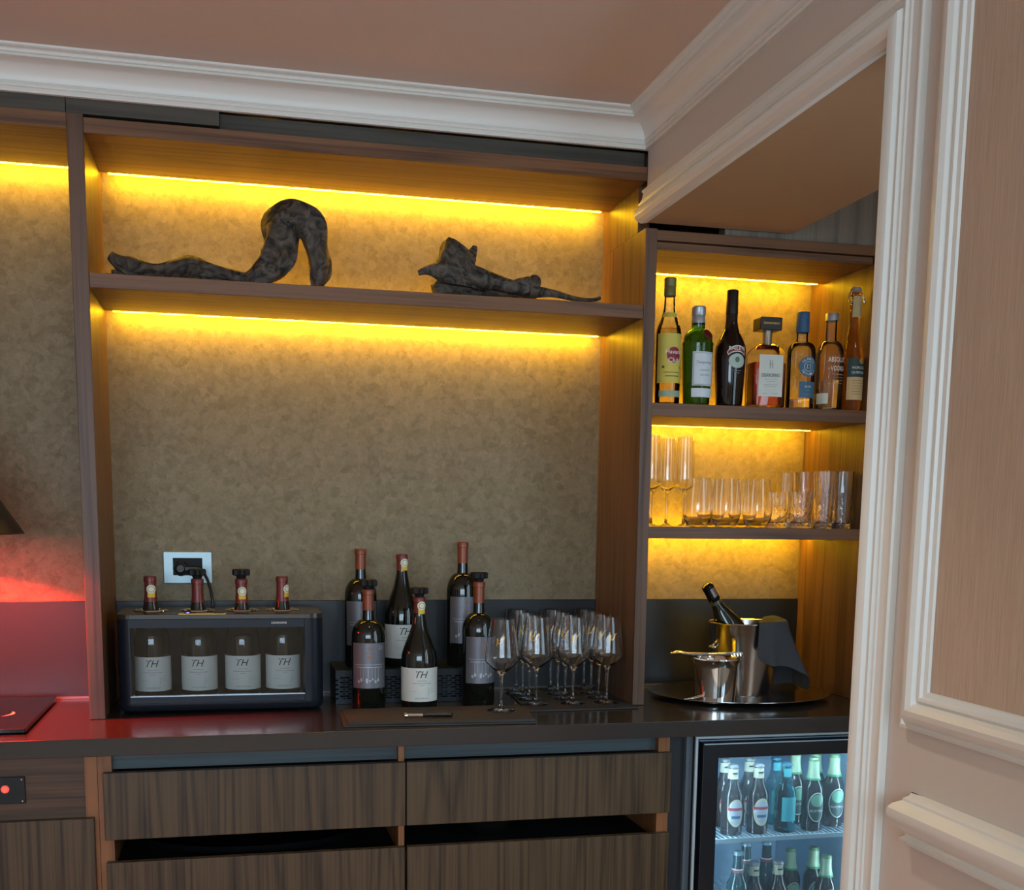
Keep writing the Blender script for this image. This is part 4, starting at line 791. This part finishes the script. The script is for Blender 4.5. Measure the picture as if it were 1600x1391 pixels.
# cloth over the bucket rim
def bucket_pt(a, s, off=.004):              # a: angle round the axis, s: distance below the rim along the wall (negative: inside)
    z = HBk - max(s, 0) ; rr_ = R0 + (R1 - R0) * (z / HBk) + off
    return rr_, z
cl = MB(); NA, NS = 36, 26; a0, a1 = math.radians(-97), math.radians(30); vs = []
for i in range(NA + 1):
    f = i / NA; a = a0 + (a1 - a0) * f
    drop = .088 + .045 * min(f / .42, 1) + .052 / (1 + math.exp(-(f - .50) / .025)) + .008 * math.sin(f * 14)
    flare = .006 + .062 * math.exp(-((f - .56) / .26) ** 2)
    for j in range(NS + 1):
        g = j / NS
        if g < .18:                         # inside the rim, rising to a crumpled peak over it
            t_ = g / .18; r = R1 - .040 + .040 * t_; z = HBk - .030 + .034 * t_ + .026 * math.sin(PI * t_) * (.35 + .65 * math.exp(-((f - .75) / .3) ** 2))
        elif g < .26:
            t_ = (g - .18) / .08; r = R1 + .008 * t_ + .004; z = HBk + .004 - .004 * t_ + .003
        else:
            t_ = (g - .26) / .74; z = HBk + .002 - drop * t_; wall = R0 + (R1 - R0) * max(z, 0) / HBk
            r = max(wall + .006, R1 + .010 - .004 * t_ + flare * t_ ** 1.1 + .007 * math.sin(a * 9 + 1.2) * t_ + .004 * math.sin(a * 17) * t_ * t_)
        vs.append((r * math.cos(a), r * math.sin(a), max(z, .014)))
fs = [(i * (NS + 1) + j, i * (NS + 1) + j + 1, (i + 1) * (NS + 1) + j + 1, (i + 1) * (NS + 1) + j) for i in range(NA) for j in range(NS)]
cn = thing('napkin', 'dark grey cloth napkin draped over the right rim of the ice bucket', 'napkin', (BX, BY, Z(.0047)))
o = cl.add(vs, fs).obj('drape', CLOTH, cn, smooth=True, ang=80); m_ = o.modifiers.new('solid', 'SOLIDIFY'); m_.thickness = .0022; m_.offset = 1; m2 = o.modifiers.new('sub', 'SUBSURF'); m2.levels = 1; m2.render_levels = 1
# small pail with ice tongs
px_ = ony(1117, 1090, .0); PX, PY = px_[0], .0
HP = ony(1117, 1031, PY - .05)[2] - Z(.0047)
pa = thing('ice_pail', 'small polished steel ice pail with pouring lip on the tray', 'pail', (PX, PY, Z(.0047)))
n = 48; vs = []; lev = [(.048, 0), (.051, .002), (.053, HP * .3), (.056, HP * .78), (.0575, HP * .86), (.0605, HP * .93), (.0630, HP * .97), (.0615, HP), (.057, HP * .97), (.053, HP * .8), (.049, .006)]
for r, z in lev:
    for k in range(n):
        a = 2 * PI * k / n; da = (a - PI * 1.08 + PI) % (2 * PI) - PI; sp = math.exp(-(da / .28) ** 2) * max(0, (z / HP - .55)) / .45
        vs.append(((r + .016 * sp) * math.cos(a), (r + .016 * sp) * math.sin(a), z + .003 * sp))
fs = [(j * n + k, j * n + (k + 1) % n, (j + 1) * n + (k + 1) % n, (j + 1) * n + k) for j in range(len(lev) - 1) for k in range(n)] + [tuple(reversed(range(n))), tuple(range((len(lev) - 1) * n, len(lev) * n))]
MB().add(vs, fs).obj('vessel', CHROME, pa, smooth=True, ang=50)
q = ony(1052, 1088, PY - .03)
MB().tube(cr([(-.048, -.018, .016), (-.080, -.036, .0145), (-.098, -.041, .0135), (-.100, -.034, .0135), (-.080, -.026, .0140), (-.049, -.002, .016)], 5), .0014, 6).obj('wire_handle', CHROME, pa, smooth=True)
a, b = np.array(ony(1050, 1022, PY)), np.array(ony(1156, 1027, PY)); L_ = float(np.linalg.norm(b - a))
tg = thing('ice_tongs', 'steel ice tongs laid across the small pail', 'tongs', (a[0], PY - .004, Z(.0047) + HP + .0015))
for s in (-1, 1):
    MB().tube(cr([(0, s * .004, .011), (L_ * .08, s * .010, .013), (L_ * .2, s * .012, .010), (L_ * .4, s * .010, .008), (L_ * .7, s * .008, .0085), (L_ * .85, s * .009, .008)], 5), [.003] * 4 + [.0052] * 6 + [.0035] * 16, 8, squash=.8).obj('arm', CHROME, tg, smooth=True)
    mb = MB()
    for k in range(4): mb.tube([(L_ * (.83 + .045 * k), s * .009, .010), (L_ * (.84 + .045 * k), s * .010, .002)], .0022, 6)
    mb.box(L_ * .82, L_, s * .009 - .002, s * .009 + .002, .007, .012).obj('claw', CHROME, tg)
MB().tube(cr([(0, -.004, .011), (-.004, 0, .011), (0, .004, .011)], 5), .003, 8).obj('spring_bend', CHROME, tg, smooth=True)

# ------------------------------------------------------------------ beverage fridge
FX0, FX1, FY = 1.378, 1.905, DY - .004
fg = thing('beverage_fridge', 'under-counter glass door fridge full of chilled beers', 'fridge', (0, 0, 0))
INN = flat('fridge_liner', lin(150, 176, 196), .5); GX0, GX1 = FX0 + .059, FX1 - .045
liner = MB().box(FX0 + .02, FX0 + .035, FY + .03, .33, .09, Z(-.075)).box(FX1 - .035, FX1 - .02, FY + .03, .33, .09, Z(-.075)).box(FX0 + .02, FX1 - .02, .315, .33, .09, Z(-.075)).box(FX0 + .02, FX1 - .02, FY + .03, .33, Z(-.075), Z(-.060)).box(FX0 + .02, FX1 - .02, FY + .03, .33, .06, .09)
liner.obj('liner', INN, fg)
box('side_case', MATTE, FX0 + .001, FX0 + .0195, FY + .03, .333, .05, Z(-.05), fg); box('side_case', MATTE, FX1 - .0195, FX1, FY + .03, .333, .05, Z(-.05), fg)
MB().box(FX0, FX1, FY + .004, FY + .012, Z(-.052), Z(-.0455)).box(FX0, FX0 + .0065, FY + .004, FY + .012, .05, Z(-.052)).box(FX1 - .0065, FX1, FY + .004, FY + .012, .05, Z(-.052)).obj('surround', ALU, fg, bevel=.001)
DFR = flat('door_black', lin(22, 26, 34), .28); zt, zb = Z(-.062), .11
dr = MB().box(FX0 + .018, GX0, FY, FY + .028, zb, zt).box(GX1, FX1 - .012, FY, FY + .028, zb, zt).box(GX0, GX1, FY, FY + .028, Z(-.100), zt).box(GX0, GX1, FY, FY + .028, zb, zb + .04).obj('door', DFR, fg, bevel=.0015)
box('edge_line', ALU, FX0 + .020, FX1 - .014, FY - .0008, FY, zt - .004, zt - .0015, dr); box('pane', DOORG, GX0, GX1, FY + .010, FY + .013, zb + .04, Z(-.100), dr)
SHZ = -.318
for zz in (SHZ, SHZ - .262):
    sh = MB().box(FX0 + .036, FX1 - .036, FY + .040, FY + .046, Z(zz - .010), Z(zz + .001)); o = sh.obj('shelf_rim', flat('shelf_white', lin(190, 206, 214), .4), fg); k = 0; rods = MB(); x = FX0 + .046
    while x < FX1 - .04: rods.box(x, x + .0025, FY + .046, .30, Z(zz - .003), Z(zz)); x += .013
    rods.box(FX0 + .036, FX1 - .036, .29, .295, Z(zz - .004), Z(zz - .003)).obj('shelf_grid', flat('shelf_white', (1, 1, 1)), fg)
lp = box('lamp_tube', emis('fridge_led', (.62, .86, 1.), 58), FX0 + .05, FX1 - .05, FY + .034, FY + .040, Z(-.0835), Z(-.0765), fg)
box('lamp_tube', emis('fridge_led', (1, 1, 1), 9), FX0 + .0355, FX0 + .040, FY + .034, FY + .040, .12, Z(-.10), fg); box('lamp_tube', emis('fridge_led', (1, 1, 1), 9), FX1 - .040, FX1 - .0355, FY + .034, FY + .040, .12, Z(-.10), fg)
box('filler', flat('fridge_filler', lin(34, 38, 44), .4), POST + .001, FX0 - .016, DY + .035, DY + .05, .0, Z(-.040), fg); box('filler_edge', flat('filler_grey', lin(96, 112, 122), .35, .3), FX0 - .016, FX0 - .0005, DY + .02, DY + .05, .0, Z(-.040), fg)
beer_n = [0]
def beer(kind, u, y, zz, top, lab):
    """kinds: l lager with oval cream label, t teal bottle, a green-necked ale"""
    X = ony(u, 1250 if zz == SHZ else 1370, y); H = min(max(ony(u, top, y)[2] - Z(zz), .18), .232)
    t = thing('beer_bottle', lab, 'bottle', (X[0], y, Z(zz) + .0003), 0, 'chilled beers in the fridge')
    if kind in PROTO: 
        bpy.data.objects.remove(t); t = copy_tree(PROTO[kind]); t.location = (X[0], y, Z(zz) + .0003); t['label'] = lab; return
    R = .0275; prof = [(0, .003), (R * .9, 0), (R, .004), (R, H * .55)] + cr([(R, H * .55), (R * .92, H * .61), (R * .62, H * .70), (.0132, H * .80), (.0122, H * .88)], 3)[1:] + [(.0122, H * .96), (0, H * .96)]
    gm = {'l': flat('beer_glass_brown', (.030, .016, .012), .1, 0, .6, var=0), 't': glass('beer_glass_teal', (.10, .62, .66), ior=1.3), 'a': flat('beer_glass_dark', (.018, .010, .008), .1, 0, .6, var=0), 's': flat('beer_glass_green', (.015, .05, .055), .1, 0, .6, var=0)}[kind]
    MB().lathe(prof, 28).obj('body', gm, t, smooth=True, ang=40)
    MB().lathe([(.0145, H * .955), (.0138, H * .972), (.0135, H * .985), (.011, H), (0, H)], 21).obj('crown_cap', flat('cap_' + kind, {'l': lin(150, 150, 150), 't': lin(60, 110, 130), 'a': lin(110, 140, 100), 's': lin(150, 170, 180)}[kind], .35, .5), t, smooth=True)
    if kind == 'a':
        MB().lathe([(.0185, H * .715), (.0152, H * .78), (.0136, H * .86), (.0134, H * .955)], 24).obj('neck_foil', flat('foil_pale_green', lin(176, 198, 160), .4, .2), t, smooth=True); MB().lathe([(.0196, H * .700), (.0188, H * .728)], 24).obj('neck_ring', flat('foil_green', lin(60, 140, 96), .4), t, smooth=True)
        lb_ = disc('label', flat('ale_border', lin(206, 214, 200), .5), R, 0, H * .34, .0240, H * .205, t, .0005, 32); disc('label_field', flat('ale_field', lin(52, 70, 66), .5), R, 0, H * .34, .0215, H * .19, lb_, .0009, 32); disc('label_sky', flat('ale_sky', lin(120, 170, 140), .5), R, 0, H * .43, .0165, H * .085, lb_, .0012)
        lettering('AUSTRAL', lb_, WHITE, .038, H * .29, R=R, lift=.0016)
    elif kind == 'l':
        MB().lathe([(.0138, H * .80), (.0128, H * .86), (.0126, H * .945)], 24).obj('neck_label', flat('foil_cream', lin(206, 200, 170), .5), t, smooth=True); rule('neck_print', INK, .0136, [(-.007, .007, H * .87, H * .895)], t, .0006)
        lb_ = disc('label', flat('lager_cream', lin(220, 206, 168), .5), R, 0, H * .33, .022, H * .20, t, .0005, 32); disc('label_oval', flat('lager_white', lin(190, 200, 210), .5), R, 0, H * .33, .0185, H * .165, lb_, .0009, 32); rule('label_band', flat('lager_red', lin(190, 60, 70), .5), R, [(-.0225, .0225, H * .365, H * .405)], lb_, .0013); rule('label_band', flat('lager_blue', lin(70, 90, 130), .5), R, [(-.012, .012, H * .25, H * .29)], lb_, .0013)
    elif kind == 't': patch('label', flat('teal_label', lin(70, 170, 178), .5), R, -.021, .021, H * .17, H * .52, t); patch('neck_label', flat('teal_label', (1, 1, 1)), .0128, -.012, .012, H * .80, H * .92, t, .0006)
    else: MB().lathe([(.0170, H * .745), (.0140, H * .79)], 24).obj('neck_label', flat('neck_red', lin(150, 70, 80), .5), t, smooth=True); MB().lathe([(.0150, H * .775), (.0143, H * .788)], 24).obj('neck_stripe', WHITE, t, smooth=True)
    PROTO[kind] = t
PROTO = {}
ya, yb = FY + .090, FY + .165
beer('l', 1144, ya, SHZ, 1203, 'cream-labelled lager at the front left of the upper fridge shelf'); beer('l', 1184, ya, SHZ, 1202, 'cream-labelled lager second from the left on the upper fridge shelf')
beer('t', 1227, ya, SHZ, 1198, 'teal beer bottle at the middle of the upper fridge shelf'); beer('a', 1269, ya, SHZ, 1184, 'green-labelled ale in front, fourth on the upper fridge shelf'); beer('a', 1301, ya + .03, SHZ, 1180, 'green-labelled ale in front, rightmost on the upper fridge shelf')
for k, (kd, u, lab) in enumerate((('l', 1131, 'lager behind the leftmost lager of the upper fridge shelf'), ('l', 1169, 'lager showing between the two front lagers, upper fridge shelf'), ('t', 1210, 'teal bottle behind the front teal one, upper fridge shelf'), ('a', 1240, 'ale neck just right of the teal bottle, second row of the upper fridge shelf'), ('a', 1272, 'ale behind the front ale, second row of the upper fridge shelf'))):
    beer(kd, u, yb, SHZ, 1190, lab)
S3 = SHZ - .262
for kd, u, y, lab in (('s', 1152, ya, 'tall clear-necked bottle at the front left of the lower fridge shelf'), ('l', 1178, ya + .012, 'cream-necked bottle second from the left on the lower fridge shelf'), ('l', 1215, ya + .01, 'cream-necked bottle third from the left on the lower fridge shelf'), ('a', 1234, yb, 'green-foiled bottle in the second row of the lower fridge shelf'), ('a', 1290, ya, 'green-foiled bottle at the front right of the lower fridge shelf'), ('s', 1196, yb, 'red-banded bottle in the second row of the lower fridge shelf'), ('a', 1270, yb, 'green-foiled bottle behind the front right one, lower fridge shelf'), ('s', 1164, yb, 'red-banded bottle at the left of the second row, lower fridge shelf')):
    beer(kd, u, y, S3, 1330, lab)

# ------------------------------------------------------------------ heat lamp and glass plate at the left
LX, LY, LZ, LR = -.335, -.02, .424, .178
hl = thing('heat_lamp', 'dark cone pendant lamp with a red bulb over the glass plate', 'lamp', (LX, LY, Z(LZ)))
MB().lathe([(LR, 0), (LR + .002, .002), (.045, .215), (.040, .222), (.030, .235), (.030, .275), (.012, .285), (0, .286)] , 56).obj('shade', flat('lamp_shade', lin(66, 58, 52), .45, .4), hl, smooth=True, ang=40)
MB().lathe([(LR - .003, .001), (.042, .212), (0, .214)], 56).obj('shade_lining', flat('lamp_lining', lin(200, 190, 180), .35), hl, smooth=True)
MB().lathe([(0, .132), (.018, .136), (.030, .150), (.032, .163), (.022, .185), (.014, .198), (.014, .212)], 28).obj('bulb', emis('red_bulb', (1, .02, .012), 6), hl, smooth=True)
MB().tube([(0, 0, .285), (0, 0, ZC - LZ)], .004, 8).obj('cord', BLACK, hl)
l = bpy.data.lights.new('heat_bulb', 'POINT'); l.energy = 120.0; l.color = (1, .035, .02); l.shadow_soft_size = .02; lo = bpy.data.objects.new('heat_bulb', l); COL.objects.link(lo); lo.location = (LX, LY, Z(LZ) + .122)
hb = thing('glass_plate', 'black glass warming plate with a curved mark on the red-lit counter', 'hob', (0, 0, Z(0)))
q1, q2, q3 = onz(39, 1139, .012), onz(77, 1097, .012), onz(0, 1097, .012)
MB().box(-.62, q1[0], q1[1], .292, .003, .012).obj('plate', flat('plate_glass', lin(12, 10, 12), .08), hb, bevel=.0012); MB().box(-.60, q1[0] - .02, q1[1] + .02, .27, 0, .003).obj('foot', MATTE, hb)
p = onz(9, 1115, .0125); mb = MB(); vs = []
for k in range(13):
    a = math.radians(-70 + 110 * k / 12); w = .004 * math.sin(PI * k / 12) + .0004
    for s in (-1, 1): vs.append((p[0] - .012 + (.028 + s * w) * math.cos(a), p[1] + (.040 + s * w) * math.sin(a), .0124))
mb.add(vs, [(2 * k, 2 * k + 2, 2 * k + 3, 2 * k + 1) for k in range(12)]).obj('mark', flat('mark_white', lin(230, 220, 210), .5), hb, fix=False)
